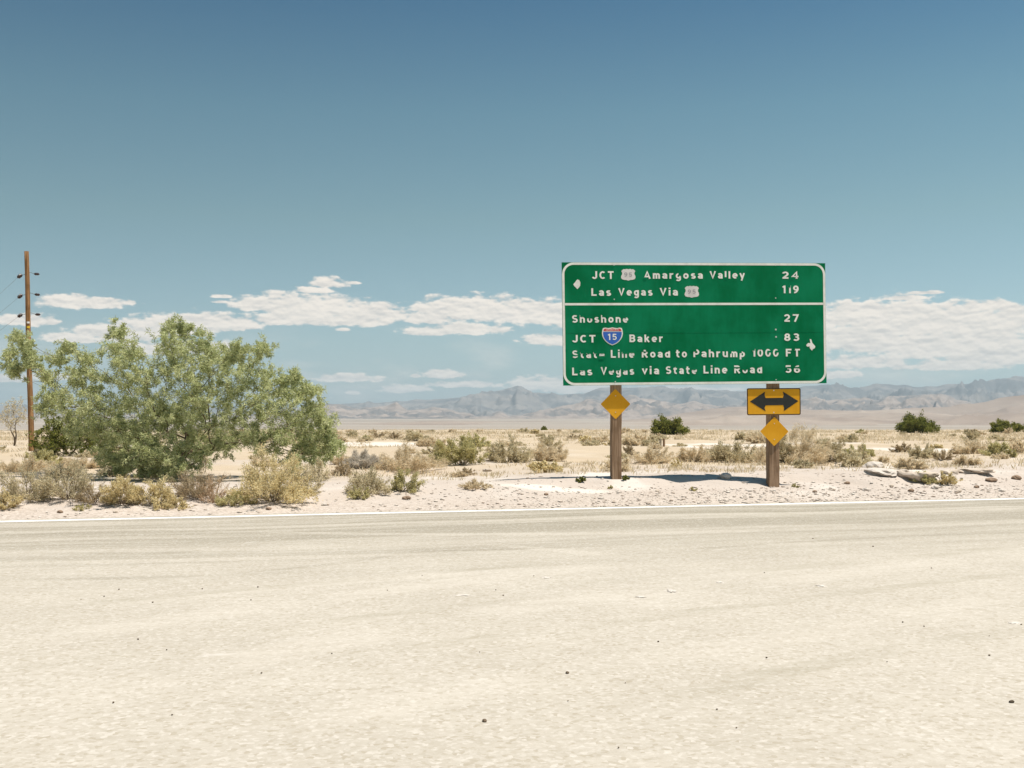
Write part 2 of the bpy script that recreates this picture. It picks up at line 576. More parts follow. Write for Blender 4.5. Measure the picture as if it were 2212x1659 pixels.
def ground_material():
    m, t = mat_new('desert_sand')
    P = pos(t)
    x, y, z = t.xyz(P)[:3]
    s = t.math('ADD', t.math('MULTIPLY', x, float(ROAD_N[0])), t.math('MULTIPLY', y, float(ROAD_N[1])))
    s = t.math('SUBTRACT', s, ROAD_OFF)
    r = t.vmath('LENGTH', P, out='v')
    n_big = t.noise(P, 0.13, 4.0, 0.6)
    n_mid = t.noise(P, 0.9, 5.0, 0.62)
    n_fine = t.noise(P, 14.0, 4.0, 0.7)
    spot = None
    sand = t.mix(n_mid, (0.40, 0.335, 0.278), (0.49, 0.435, 0.385))
    white = t.smooth(t.noise(t.vmath('ADD', P, (13, 5, 0)), 0.33, 4.0, 0.6), 0.52, 0.66)
    sand = t.mix(t.math('MULTIPLY', white, 0.65), sand, (0.58, 0.535, 0.48))
    for (px, py, hw_, hh_) in ((1200, 1056, 130, 8), (1470, 964, 34, 6), (1585, 963, 75, 4.5), (240, 1028, 62, 9), (1895, 1014, 40, 22), (820, 958, 130, 5), (2010, 972, 150, 6), (1290, 1026, 60, 6)):
        D1, D2 = ground_hit(px, py + hh_).y, ground_hit(px, py - hh_).y
        Dc = (D1 + D2) / 2
        e = t.vmath('MULTIPLY', t.vmath('SUBTRACT', t.comb(x, y, 0.0), ((px - CX) / F * Dc, Dc, 0)), (F / (hw_ * Dc), 2 / (D2 - D1), 1))
        k = t.math('ADD', t.vmath('LENGTH', e, out='v'), t.math('MULTIPLY', t.math('SUBTRACT', n_mid, 0.5), 1.2))
        spots_ = t.math('SUBTRACT', 1.0, t.smooth(k, 0.6, 1.05))
        spot = spots_ if spot is None else t.math('MAXIMUM', spot, spots_)
    # dry litter and stubble between the shrubs, thicker out on the plain
    lit = t.math('MULTIPLY', t.smooth(n_big, 0.30, 0.52), t.smooth(s, 4.0, 12.0))
    lit = t.math('MAXIMUM', lit, t.math('MULTIPLY', t.smooth(r, 31.0, 42.0), t.lin(n_mid, 0.3, 0.6, 0.55, 1.0)))
    lit = t.math('MAXIMUM', lit, t.smooth(r, 62.0, 90.0))
    litter = t.mix(n_mid, (0.39, 0.30, 0.185), (0.49, 0.39, 0.26))
    col = t.mix(t.math('MULTIPLY', lit, t.lin(n_fine, 0.2, 0.8, 0.45, 0.95)), sand, litter)
    # pale dirt track crossing the plain
    wob = t.math('MULTIPLY', t.math('SUBTRACT', t.noise(t.comb(t.math('MULTIPLY', x, 0.06), 0.0), 1.0, 3.0), 0.5), 9.0)
    tr = t.math('ADD', t.math('SUBTRACT', y, 59.0), wob)
    trk = t.math('SUBTRACT', 1.0, t.smooth(t.math('ABSOLUTE', tr), 1.3, 3.0))
    trk = t.math('MULTIPLY', trk, t.smooth(t.noise(t.comb(t.math('MULTIPLY', x, 0.11), 4.0), 1.0, 2.0), 0.44, 0.54))
    col = t.mix(t.math('MULTIPLY', trk, 0.85), col, (0.56, 0.50, 0.43))
    col = t.mix(t.math('MULTIPLY', spot, 0.9), col, (0.60, 0.545, 0.48))
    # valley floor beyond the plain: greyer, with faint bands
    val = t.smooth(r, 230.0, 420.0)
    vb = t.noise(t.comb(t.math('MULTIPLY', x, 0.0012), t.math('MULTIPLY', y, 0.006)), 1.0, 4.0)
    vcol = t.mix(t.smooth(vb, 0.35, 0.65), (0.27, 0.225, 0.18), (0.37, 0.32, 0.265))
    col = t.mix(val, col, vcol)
    # gravel at the road edge
    gv = t.voro(P, 22.0, 'F1', 'Color')
    gvv = t.xyz(gv)[0]
    gm = t.math('MULTIPLY', t.math('SUBTRACT', 1.0, t.smooth(t.math('ADD', s, t.math('MULTIPLY', n_mid, 1.2)), 1.2, 2.6)), 0.75)
    gcol = t.mix(gvv, (0.36, 0.30, 0.245), (0.53, 0.465, 0.405))
    col = t.mix(gm, col, gcol)
    col = t.mix(t.math('MULTIPLY', t.smooth(n_fine, 0.58, 0.8), 0.45), col, (0.235, 0.19, 0.145))
    h = t.math('ADD', n_fine, t.math('MULTIPLY', gvv, t.math('MULTIPLY', gm, 0.8)))
    finish(t, col, 0.95, h, 0.5, 0.03, spec=0.1)
    return m


def rock_range_material(name, tan, pale, dark, sx, amount=0.6):
    m, t = mat_new(name)
    P = pos(t)
    n1 = t.noise(t.vmath('MULTIPLY', P, (1 / sx, 1 / sx, 1.6 / sx)), 1.0, 6.0, 0.62)
    n2 = t.noise(t.vmath('MULTIPLY', P, (3 / sx, 3 / sx, 9 / sx)), 1.0, 5.0, 0.6)
    col = t.mix(t.smooth(n2, 0.35, 0.65), tan, pale)
    col = t.mix(t.math('MULTIPLY', t.smooth(n1, 0.46, 0.58), amount), col, dark)
    finish(t, col, 0.95, spec=0.05)
    return m


M = {}
M['road'] = road_material()
M['ground'] = ground_material()
M['paint'] = None


def paint_material():
    m, t = mat_new('worn_road_paint')
    P = pos(t)
    n = t.noise(P, 6.0, 6.0, 0.7)
    n2 = t.noise(P, 45.0, 3.0, 0.7)
    f = t.math('MULTIPLY', t.smooth(t.math('ADD', t.math('MULTIPLY', n, 0.6), t.math('MULTIPLY', n2, 0.4)), 0.50, 0.66), 0.7)
    col = t.mix(f, (0.72, 0.70, 0.66), (0.40, 0.365, 0.31))
    finish(t, col, 0.7, spec=0.2)
    return m


M['paint'] = paint_material()
M['far_rock'] = rock_range_material('far_mountain_rock', (0.165, 0.155, 0.148), (0.235, 0.21, 0.19), (0.095, 0.098, 0.10), 300.0, 0.7)
M['near_rock'] = rock_range_material('foothill_rock', (0.235, 0.19, 0.16), (0.33, 0.27, 0.23), (0.11, 0.108, 0.108), 170.0, 0.75)
M['fan'] = rock_range_material('fan_gravel', (0.275, 0.215, 0.17), (0.345, 0.28, 0.225), (0.21, 0.16, 0.13), 600.0, 0.5)


def greens(name, dk, md, lt, tr=0.35):
    return leaf_mat(name, (dk, md, lt), tr)


M['mesquite'] = greens('mesquite_leaf', (0.17, 0.21, 0.075), (0.46, 0.49, 0.235), (0.72, 0.72, 0.44), 0.42)
M['dark_leaf'] = greens('dark_leaf', (0.06, 0.075, 0.018), (0.2, 0.21, 0.05), (0.42, 0.38, 0.12), 0.45)
M['olive'] = greens('olive_leaf', (0.45, 0.34, 0.17), (0.7, 0.59, 0.33), (0.82, 0.72, 0.46), 0.5)
M['greygreen'] = greens('grey_leaf', (0.42, 0.345, 0.205), (0.61, 0.53, 0.345), (0.75, 0.67, 0.48), 0.5)
M['straw'] = greens('straw', (0.54, 0.43, 0.27), (0.7, 0.59, 0.41), (0.82, 0.72, 0.54), 0.5)
M['rosy'] = greens('rosy_straw', (0.44, 0.29, 0.165), (0.58, 0.42, 0.27), (0.68, 0.53, 0.37), 0.38)
M['yellowgreen'] = greens('yellow_green_leaf', (0.36, 0.325, 0.14), (0.56, 0.505, 0.25), (0.7, 0.63, 0.38), 0.5)
M['brown'] = greens('brown_twig', (0.28, 0.205, 0.115), (0.43, 0.335, 0.205), (0.57, 0.47, 0.32), 0.35)
M['bone'] = greens('bleached_twig', (0.46, 0.4, 0.32), (0.6, 0.545, 0.46), (0.74, 0.69, 0.61), 0.35)
M['bark'] = simple_mat('bark', (0.13, 0.095, 0.06), 0.9, 0.4, 14.0)
M['twig'] = simple_mat('grey_twig', (0.27, 0.21, 0.14), 0.9, 0.3, 14.0)

# ------------------------------------------------------------------ terrain


def build_ground():
    front = np.linspace(R(-33), R(33), 430)
    back = np.linspace(R(33), R(327), 60)[1:-1]
    az = np.concatenate([front, back])
    rad = np.concatenate([np.linspace(1.5, 17.5, 12), np.arange(17.7, 42, 0.10), np.geomspace(42.3, 240, 170), np.geomspace(245, 12000, 90)])
    A, Rr = np.meshgrid(az, rad)
    X, Y = np.sin(A) * Rr, np.cos(A) * Rr
    Z = height(X, Y)
    nr, na = A.shape
    V = np.stack([X, Y, Z], -1).reshape(-1, 3)
    V = np.vstack([V, [[0, 0, -0.03]]])
    i = np.arange(nr - 1)[:, None] * na
    j = np.arange(na)[None, :]
    j2 = (j + 1) % na
    f = np.stack([i + j, i + j2, i + na + j2, i + na + j], -1).reshape(-1, 4)[:, ::-1]
    c = len(V) - 1
    j = np.arange(na)
    f3 = np.stack([np.full(na, c), (j + 1) % na, j], -1)
    me = np_mesh('ground', V, [f, f3], M['ground'], True)
    tag(link_mesh('ground', me), kind='structure')


build_ground()


def build_road():
    # edge a little ragged where sand creeps over the asphalt
    n = 700
    tt = np.linspace(-90, 110, n)
    e = 0.34 + fbm(tt / 0.6, tt * 0 + 2.2, 5, 3) * 0.10
    far = np.stack([tt * ROAD_DIR[0] + (ROAD_OFF + e) * ROAD_N[0], tt * ROAD_DIR[1] + (ROAD_OFF + e) * ROAD_N[1], np.full(n, 0.012)], -1)
    near = np.stack([tt * ROAD_DIR[0] + (ROAD_OFF - 60) * ROAD_N[0], tt * ROAD_DIR[1] + (ROAD_OFF - 60) * ROAD_N[1], np.full(n, 0.0)], -1)
    mid = far.copy()
    mid[:, :2] -= 1.0 * ROAD_N
    mid[:, 2] = 0.0
    V = np.vstack([near, mid, far])
    k = np.arange(n - 1)
    f = np.vstack([np.stack([a + k, a + k + 1, b + k + 1, b + k], -1) for a, b in ((0, n), (n, 2 * n))])
    tag(link_mesh('road', np_mesh('road', V, f, M['road'])), kind='structure')
    # painted edge line
    tt = np.linspace(-80, 100, 400)
    w0 = -0.14 + fbm(tt / 0.5, tt * 0, 9, 2) * 0.012
    w1 = 0.14 + fbm(tt / 0.5, tt * 0 + 5, 9, 2) * 0.012
    def row(w):
        zz = np.clip((w + 0.66) * 0.009, 0, 1) + 0.004
        return np.stack([tt * ROAD_DIR[0] + (ROAD_OFF + w) * ROAD_N[0], tt * ROAD_DIR[1] + (ROAD_OFF + w) * ROAD_N[1], zz], -1)
    V = np.vstack([row(w0), row(w1)])
    k = np.arange(399)
    f = np.stack([k, k + 1, 400 + k + 1, 400 + k], -1)
    tag(link_mesh('road_edge_line', np_mesh('road_edge_line', V, f, M['paint'])), kind='structure')


build_road()


def build_range(name, mat, Rr, depth, prof, seed, gully, rough, n_az=620, n_r=70, back=0.6):
    p = np.array(prof, float)
    px = np.linspace(p[0, 0], p[-1, 0], n_az)
    # rounded interpolation of the skyline plus small crags
    py = np.interp(px, p[:, 0], p[:, 1])
    H = EYE + (HY - py) / F * Rr
    H = H + fbm(px / 22.0, px * 0 + seed, seed, 4) * rough
    v = np.concatenate([np.linspace(0, 1, n_r), 1 + np.linspace(0, 1, 16)[1:] * back])
    PX, Vv = np.meshgrid(px, v)
    HH = np.tile(H, (len(v), 1))
    rr = Rr - depth + depth * Vv
    TX = (PX - CX) / F
    X, Y = TX * rr, rr
    base = height(X, Y) - 3.0
    u = PX / F * Rr
    g = ridged(u / gully + 0.6 * fbm(u / gully, rr / gully, seed + 3, 2), rr / gully * 0.55, seed, 5)
    up = np.where(Vv <= 1, Vv, np.clip(1 - (Vv - 1) / back, 0, 1))
    carve = up * (1 - up) * 4
    g2 = ridged(u / gully * 3.1 + 9, rr / gully * 1.6, seed + 8, 4)
    shape = up ** 1.15 + carve * ((g - 0.45) * 0.75 + (g2 - 0.45) * 0.22 * (rough > 2))
    Z = base + (HH - base) * np.clip(shape, 0, 1.0)
    nr, na = X.shape
    V = np.stack([X, Y, Z], -1).reshape(-1, 3)
    i = np.arange(nr - 1)[:, None] * na
    j = np.arange(na - 1)[None, :]
    f = np.stack([i + j, i + j + 1, i + na + j + 1, i + na + j], -1).reshape(-1, 4)
    return tag(link_mesh(name, np_mesh(name, V, f, mat, True)), kind='structure')


far_prof = [(-500, 905), (-200, 885), (100, 872), (400, 880), (640, 884), (740, 872), (850, 868), (893, 864), (960, 862), (1010, 855), (1060, 849),
            (1100, 838), (1118, 834), (1132, 838), (1152, 848), (1186, 849), (1215, 852), (1262, 849), (1298, 838), (1340, 837), (1424, 835),
            (1470, 841), (1530, 842), (1608, 846), (1680, 845), (1734, 836), (1765, 832), (1815, 831), (1838, 839), (1865, 836), (1897, 829),
            (1945, 832), (1993, 837), (2055, 830), (2090, 829), (2125, 824), (2160, 821), (2192, 813), (2212, 815), (2260, 822), (2400, 830), (2700, 862)]
build_range('mountains', M['far_rock'], 7600, 2300, far_prof, 3, 340.0, 7.0, n_az=900, n_r=90)
hill_prof = [(-500, 912), (-200, 900), (100, 893), (350, 898), (640, 892), (690, 873), (712, 870), (740, 876), (790, 882), (815, 880), (857, 870), (880, 884),
             (897, 884), (938, 878), (986, 886), (1020, 897), (1050, 897), (1078, 890), (1105, 898), (1130, 896), (1162, 890), (1204, 878),
             (1235, 874), (1272, 862), (1300, 868), (1330, 864), (1360, 854), (1400, 862), (1450, 873), (1500, 868), (1550, 878), (1610, 874),
             (1660, 878), (1710, 870), (1755, 860), (1800, 866), (1850, 860), (1897, 864), (1925, 855), (1975, 853), (2029, 849), (2060, 858),
             (2095, 870), (2150, 888), (2250, 898), (2700, 905)]
build_range('foothills', M['near_rock'], 5200, 1100, hill_prof, 12, 150.0, 10.0, n_az=900, n_r=90)
fan_prof = [(-500, 913), (600, 911), (1000, 910), (1300, 910), (1424, 904), (1480, 893), (1536, 885), (1600, 880), (1680, 881), (1760, 885), (1850, 887),
            (1960, 885), (2050, 879), (2125, 871), (2170, 864), (2212, 857), (2300, 840), (2420, 832), (2700, 850)]
build_range('alluvial_fan', M['fan'], 4000, 2100, fan_prof, 25, 500.0, 0.8)

# ------------------------------------------------------------------ haze
hz = bmesh.new()
bmesh.ops.create_cube(hz, size=1.0)
for v in hz.verts:
    v.co = Vector((v.co.x * 26000, v.co.y * 26000, 182.0 + (v.co.z) * 400))
mh, th = mat_new('thin_desert_haze')
pv = th.n('ShaderNodeVolumePrincipled')
pv.inputs['Color'].default_value = (0.66, 0.82, 0.92, 1)
pv.inputs['Density'].default_value = 0.000105
pv.inputs['Anisotropy'].default_value = 0.0
oh = th.n('ShaderNodeOutputMaterial')
th.nt.links.new(pv.outputs[0], oh.inputs['Volume'])
tag(bm_obj('haze', hz, mh), kind='stuff')

# ------------------------------------------------------------------ road sign
PC = Vector(((1503.5 - CX) / 99.3, 24.75, EYE + (HY - 699.0) / 99.3))
PW, PH = 5.875, 2.645
ROLL = R(0.75)
P_U = (S_R * math.cos(ROLL) + Vector((0, 0, 1)) * math.sin(ROLL)).normalized()
P_V = (-S_R * math.sin(ROLL) + Vector((0, 0, 1)) * math.cos(ROLL)).normalized()
Z3 = Vector((0, 0, 1))


def on_plane(px, py, w=0.0, U=P_U, V=P_V, c=PC):
    d = px_dir(px, py)
    o = Vector((0, 0, EYE))
    p0 = c + S_F * w
    k = (p0 - o).dot(S_F) / d.dot(S_F)
    q = o + d * k - p0
    return q.dot(U), q.dot(V)


def z1(x, y):      # pixel of my first sign close-up -> photo px
    return (1340 + x / 3.16) * 0.8848, (620 + y / 3.16) * 0.8848


def suv(x, y):
    return on_plane(*z1(x, y))


def panel_material(name, a, b, streak=True):
    m, t = mat_new(name)
    co = objco(t)
    x, y, z = t.xyz(co)[:3]
    n = t.noise(t.comb(t.math('MULTIPLY', x, 1.2), t.math('MULTIPLY', y, 1.2), t.math('MULTIPLY', z, 0.8)), 1.0, 5.0, 0.6)
    st = t.noise(t.comb(t.math('MULTIPLY', x, 9.0), y, t.math('MULTIPLY', z, 0.9)), 1.0, 4.0, 0.6)
    f = t.math('ADD', t.math('MULTIPLY', n, 0.85), t.math('MULTIPLY', st, 0.15))
    col = t.mix(t.smooth(f, 0.36, 0.64), a, b)
    sp = t.noise(co, 17.0, 3.0, 0.6)
    col = t.mix(t.math('MULTIPLY', t.smooth(sp, 0.66, 0.8), 0.30), col, t.mix(1.0, col, (1.9, 1.5, 1.9), 'MULTIPLY'))
    finish(t, col, 0.55, spec=0.05)
    return m


def sheet_white(name, col=(0.80, 0.78, 0.70)):
    m, t = mat_new(name)
    n = t.noise(objco(t), 5.0, 5.0, 0.6)
    finish(t, t.mix(t.smooth(n, 0.4, 0.75), col, tuple(c * 0.82 for c in col)), 0.5, spec=0.3)
    return m


M['sign_green'] = panel_material('faded_green_sheeting', (0.0, 0.125, 0.042), (0.004, 0.185, 0.078))
M['sign_white'] = sheet_white('cream_reflective_sheeting')
M['shield_white'] = sheet_white('dirty_white_shield', (0.70, 0.66, 0.62))
M['shield_red'] = simple_mat('shield_red', (0.55, 0.045, 0.04), 0.5)
M['shield_blue'] = simple_mat('shield_blue', (0.03, 0.12, 0.45), 0.5)
M['shield_grey'] = simple_mat('faded_black', (0.30, 0.28, 0.29), 0.6, 0.4, 30.0)
M['yellow'] = panel_material('warning_yellow', (0.64, 0.295, 0.015), (0.74, 0.365, 0.028))
M['black'] = simple_mat('sign_black', (0.022, 0.022, 0.018), 0.55, 0.5, 9.0)
M['metal'] = simple_mat('bolt_metal', (0.62, 0.60, 0.56), 0.4, 0.2, 20.0, metal=0.3)


def wood_material(name, a, b):
    m, t = mat_new(name)
    co = objco(t)
    x, y, z = t.xyz(co)[:3]
    g = t.noise(t.comb(t.math('MULTIPLY', x, 26.0), t.math('MULTIPLY', y, 26.0), t.math('MULTIPLY', z, 1.1)), 1.0, 6.0, 0.62)
    w = t.noise(co, 2.5, 4.0)
    col = t.mix(t.smooth(g, 0.35, 0.68), a, b)
    col = t.mix(t.math('MULTIPLY', t.smooth(w, 0.5, 0.7), 0.4), col, tuple(c * 0.62 for c in a))
    finish(t, col, 0.85, g, 0.5, 0.01, spec=0.1)
    return m


M['post'] = wood_material('weathered_post', (0.185, 0.112, 0.062), (0.36, 0.245, 0.16))
M['pole_wood'] = wood_material('pole_timber', (0.14, 0.072, 0.03), (0.38, 0.215, 0.10))
M['stake'] = wood_material('grey_stake', (0.20, 0.16, 0.11), (0.36, 0.31, 0.24))

sign = empty('guide_sign', (PC.x, PC.y, 0.0))
tag(sign, 'large green highway distance sign standing on two square wooden posts', 'road sign')


def to_local(p):
    return Vector((p.x - PC.x, p.y - PC.y, p.z))


def sp(u, v, w):
    return to_local(PC + P_U * u + P_V * v + S_F * w)


def prism(bm, pts, w0, w1, f=sp):
    """closed plate from an outline in sign coordinates"""
    a = [bm.verts.new(f(u, v, w1)) for u, v in pts]
    b = [bm.verts.new(f(u, v, w0)) for u, v in pts]
    bm.faces.new(a)
    bm.faces.new(list(reversed(b)))
    n = len(pts)
    for i in range(n):
        bm.faces.new((a[i], b[i], b[(i + 1) % n], a[(i + 1) % n]))


def round_rect(w, h, r, n=10):
    pts = []
    for cx, cy, a0 in ((w / 2 - r, h / 2 - r, 0), (-w / 2 + r, h / 2 - r, 90), (-w / 2 + r, -h / 2 + r, 180), (w / 2 - r, -h / 2 + r, 270)):
        for k in range(n + 1):
            a = R(a0 + 90 * k / n)
            pts.append((cx + r * math.cos(a), cy + r * math.sin(a)))
    return pts


def ring(bm, outer, inner, w0, w1, f=sp, cu=0.0, cv=0.0):
    n = len(outer)
    oa = [bm.verts.new(f(u + cu, v + cv, w1)) for u, v in outer]
    ia = [bm.verts.new(f(u + cu, v + cv, w1)) for u, v in inner]
    ob = [bm.verts.new(f(u + cu, v + cv, w0)) for u, v in outer]
    ib = [bm.verts.new(f(u + cu, v + cv, w0)) for u, v in inner]
    for i in range(n):
        j = (i + 1) % n
        bm.faces.new((oa[i], oa[j], ia[j], ia[i]))
        bm.faces.new((oa[i], ob[i], ob[j], oa[j]))
        bm.faces.new((ia[i], ia[j], ib[j], ib[i]))


# the panel: two extruded sheets with a hair seam, tiny waviness
bm = bmesh.new()
v_seam = suv(1000, 612)[1]
prism(bm, [(-PW / 2, v_seam + 0.004), (PW / 2, v_seam + 0.004), (PW / 2, PH / 2), (-PW / 2, PH / 2)], -0.03, 0.0)
prism(bm, [(-PW / 2, -PH / 2), (PW / 2, -PH / 2), (PW / 2, v_seam - 0.003), (-PW / 2, v_seam - 0.003)], -0.03, -0.001)
prism(bm, [(-PW / 2 + 0.01, v_seam - 0.05), (PW / 2 - 0.01, v_seam - 0.05), (PW / 2 - 0.01, v_seam + 0.05), (-PW / 2 + 0.01, v_seam + 0.05)], -0.036, -0.012)
bm_obj('panel', bm, M['sign_green'], sign)
bm = bmesh.new()
st = 0.050
ring(bm, round_rect(PW - 0.006, PH - 0.006, 0.25), round_rect(PW - 0.006 - 2 * st, PH - 0.006 - 2 * st, 0.20), -0.0005, 0.0025)
bm_obj('border', bm, M['sign_white'], sign)
bm = bmesh.new()
ua, va = suv(119, 388)
ub, vb = suv(2126, 384)
hw = 0.024
prism(bm, [(ua, va - hw), (ub, vb - hw), (ub, vb + hw), (ua, va + hw)], -0.0005, 0.0025)
bm_obj('divider', bm, M['sign_white'], sign)

_font_cache = {}


def word_mesh(text, bold=0.030, space=1.1):
    """flat mesh of a word from the built-in font at size 1: verts, faces"""
    key = (text, bold, space)
    if key not in _font_cache:
        cu = bpy.data.curves.new('word', 'FONT')
        cu.body, cu.size, cu.offset, cu.space_character, cu.resolution_u = text, 1.0, bold, space, 4
        ob = bpy.data.objects.new('word', cu)
        C.objects.link(ob)
        bpy.context.view_layer.update()
        me = bpy.data.meshes.new_from_object(ob.evaluated_get(bpy.context.evaluated_depsgraph_get()))
        V = np.array([v.co[:] for v in me.vertices])
        Fc = [tuple(p.vertices) for p in me.polygons]
        bpy.data.objects.remove(ob)
        bpy.data.curves.remove(cu)
        bpy.data.meshes.remove(me)
        V[:, 1] /= 0.73
        V[:, 0] /= 0.73
        _font_cache[key] = (np.column_stack([V[:, :2], np.zeros(len(V))]), Fc)
    return _font_cache[key]


def ac_(cx, cy, rx, ry, a0, a1, n=14):
    return [(cx + rx * math.cos(R(a0 + (a1 - a0) * k / n)), cy + ry * math.sin(R(a0 + (a1 - a0) * k / n))) for k in range(n + 1)]


# highway lettering: each glyph a width and a list of pen strokes (cap height 1)
GL = {
    'J': (0.60, [[(0.5, 1.0)] + ac_(0.30, 0.32, 0.20, 0.22, 0, -165)]), 'C': (0.70, [ac_(0.38, 0.5, 0.28, 0.40, 48, 312, 22)]),
    'T': (0.70, [[(0.02, 0.9), (0.68, 0.9)], [(0.35, 0.82), (0.35, 0)]]),
    'A': (0.76, [[(0.08, 0), (0.38, 0.93), (0.68, 0)], [(0.2, 0.29), (0.56, 0.29)]]), 'V': (0.72, [[(0.07, 1), (0.36, 0.08), (0.65, 1)]]),
    'L': (0.60, [[(0.1, 1), (0.1, 0.1), (0.6, 0.1)]]),
    'B': (0.68, [[(0.1, 0), (0.1, 1)], [(0.16, 0.9), (0.36, 0.9)] + ac_(0.38, 0.71, 0.17, 0.19, 90, -90) + [(0.16, 0.52)], [(0.16, 0.52)] + ac_(0.38, 0.31, 0.20, 0.21, 90, -90) + [(0.16, 0.1)]]),
    'R': (0.70, [[(0.1, 0), (0.1, 1)], [(0.16, 0.9), (0.36, 0.9)] + ac_(0.38, 0.68, 0.20, 0.22, 90, -90) + [(0.16, 0.46)], [(0.34, 0.42), (0.62, 0)]]),
    'P': (0.66, [[(0.1, 0), (0.1, 1)], [(0.16, 0.9), (0.34, 0.9)] + ac_(0.36, 0.66, 0.21, 0.24, 90, -90) + [(0.16, 0.42)]]),
    'S': (0.66, [ac_(0.34, 0.705, 0.23, 0.195, 35, 250) + ac_(0.32, 0.30, 0.25, 0.20, 75, -150)]),
    'F': (0.62, [[(0.1, 0), (0.1, 1)], [(0.16, 0.9), (0.62, 0.9)], [(0.16, 0.5), (0.52, 0.5)]]),
    'a': (0.57, [ac_(0.27, 0.46, 0.20, 0.18, 155, 0) + [(0.47, 0.0)], ac_(0.27, 0.235, 0.17, 0.135, 20, 340, 18)]),
    'd': (0.60, [ac_(0.29, 0.36, 0.19, 0.26, 0, 360, 22), [(0.5, 1), (0.5, 0)]]),
    'e': (0.62, [[(0.13, 0.37), (0.52, 0.37)] + ac_(0.32, 0.37, 0.22, 0.27, 12, 310, 22)]),
    'g': (0.60, [ac_(0.29, 0.37, 0.19, 0.26, 0, 360, 22), [(0.5, 0.74)] + ac_(0.29, -0.06, 0.21, 0.17, 0, -150)]),
    'h': (0.60, [[(0.1, 1), (0.1, 0)], ac_(0.30, 0.42, 0.20, 0.22, 165, 0) + [(0.5, 0)]]),
    'i': (0.20, [[(0.1, 0.74), (0.1, 0)], [(0.1, 0.86), (0.1, 1.05)]]), 'l': (0.20, [[(0.1, 1), (0.1, 0)]]),
    'k': (0.60, [[(0.1, 1), (0.1, 0)], [(0.5, 0.72), (0.16, 0.34)], [(0.26, 0.42), (0.54, 0)]]),
    'm': (0.82, [[(0.1, 0.74), (0.1, 0)], ac_(0.255, 0.45, 0.155, 0.19, 160, 0) + [(0.41, 0)], ac_(0.565, 0.45, 0.155, 0.19, 160, 0) + [(0.72, 0)]]),
    'n': (0.60, [[(0.1, 0.74), (0.1, 0)], ac_(0.30, 0.42, 0.20, 0.22, 165, 0) + [(0.5, 0)]]),
    'o': (0.62, [ac_(0.31, 0.37, 0.21, 0.27, 0, 360, 24)]), 'p': (0.60, [[(0.1, 0.74), (0.1, -0.30)], ac_(0.31, 0.37, 0.19, 0.26, 0, 360, 22)]),
    'r': (0.46, [[(0.1, 0.74), (0.1, 0)], ac_(0.34, 0.38, 0.24, 0.26, 160, 70)]),
    's': (0.54, [ac_(0.28, 0.505, 0.17, 0.135, 35, 250) + ac_(0.27, 0.225, 0.19, 0.135, 75, -150)]),
    't': (0.48, [[(0.2, 0.96)] + ac_(0.37, 0.26, 0.17, 0.16, 180, 290), [(0.02, 0.66), (0.46, 0.66)]]),
    'u': (0.60, [[(0.1, 0.74)] + ac_(0.30, 0.32, 0.20, 0.22, 180, 350), [(0.5, 0.74), (0.5, 0)]]),
    'v': (0.58, [[(0.06, 0.74), (0.29, 0.08), (0.52, 0.74)]]), 'y': (0.60, [[(0.06, 0.74), (0.30, 0.10)], [(0.54, 0.74), (0.22, -0.28)]]),
    '0': (0.66, [ac_(0.33, 0.5, 0.23, 0.40, 0, 360, 26)]), '1': (0.36, [[(0.04, 0.76), (0.24, 0.93)], [(0.26, 1), (0.26, 0)]]),
    '2': (0.66, [ac_(0.32, 0.66, 0.22, 0.24, 165, -38) + [(0.12, 0.12)], [(0.04, 0.1), (0.62, 0.1)]]),
    '3': (0.64, [ac_(0.31, 0.71, 0.20, 0.19, 150, -80) + ac_(0.31, 0.31, 0.23, 0.21, 80, -150)]),
    '4': (0.70, [[(0.5, 0), (0.5, 0.93), (0.09, 0.31), (0.68, 0.31)]]),
    '5': (0.64, [[(0.58, 0.9), (0.16, 0.9), (0.13, 0.52)] + ac_(0.31, 0.34, 0.24, 0.24, 125, -150)]),
    '6': (0.66, [ac_(0.33, 0.33, 0.22, 0.23, 0, 360, 22), ac_(0.50, 0.36, 0.40, 0.54, 85, 176)]),
    '7': (0.64, [[(0.02, 0.9), (0.56, 0.9), (0.24, 0)]]), '8': (0.66, [ac_(0.33, 0.71, 0.18, 0.19, 0, 360, 20), ac_(0.33, 0.30, 0.22, 0.20, 0, 360, 22)]),
    '9': (0.66, [ac_(0.33, 0.67, 0.22, 0.23, 0, 360, 22), ac_(0.16, 0.64, 0.40, 0.54, -4, -95)]),
}


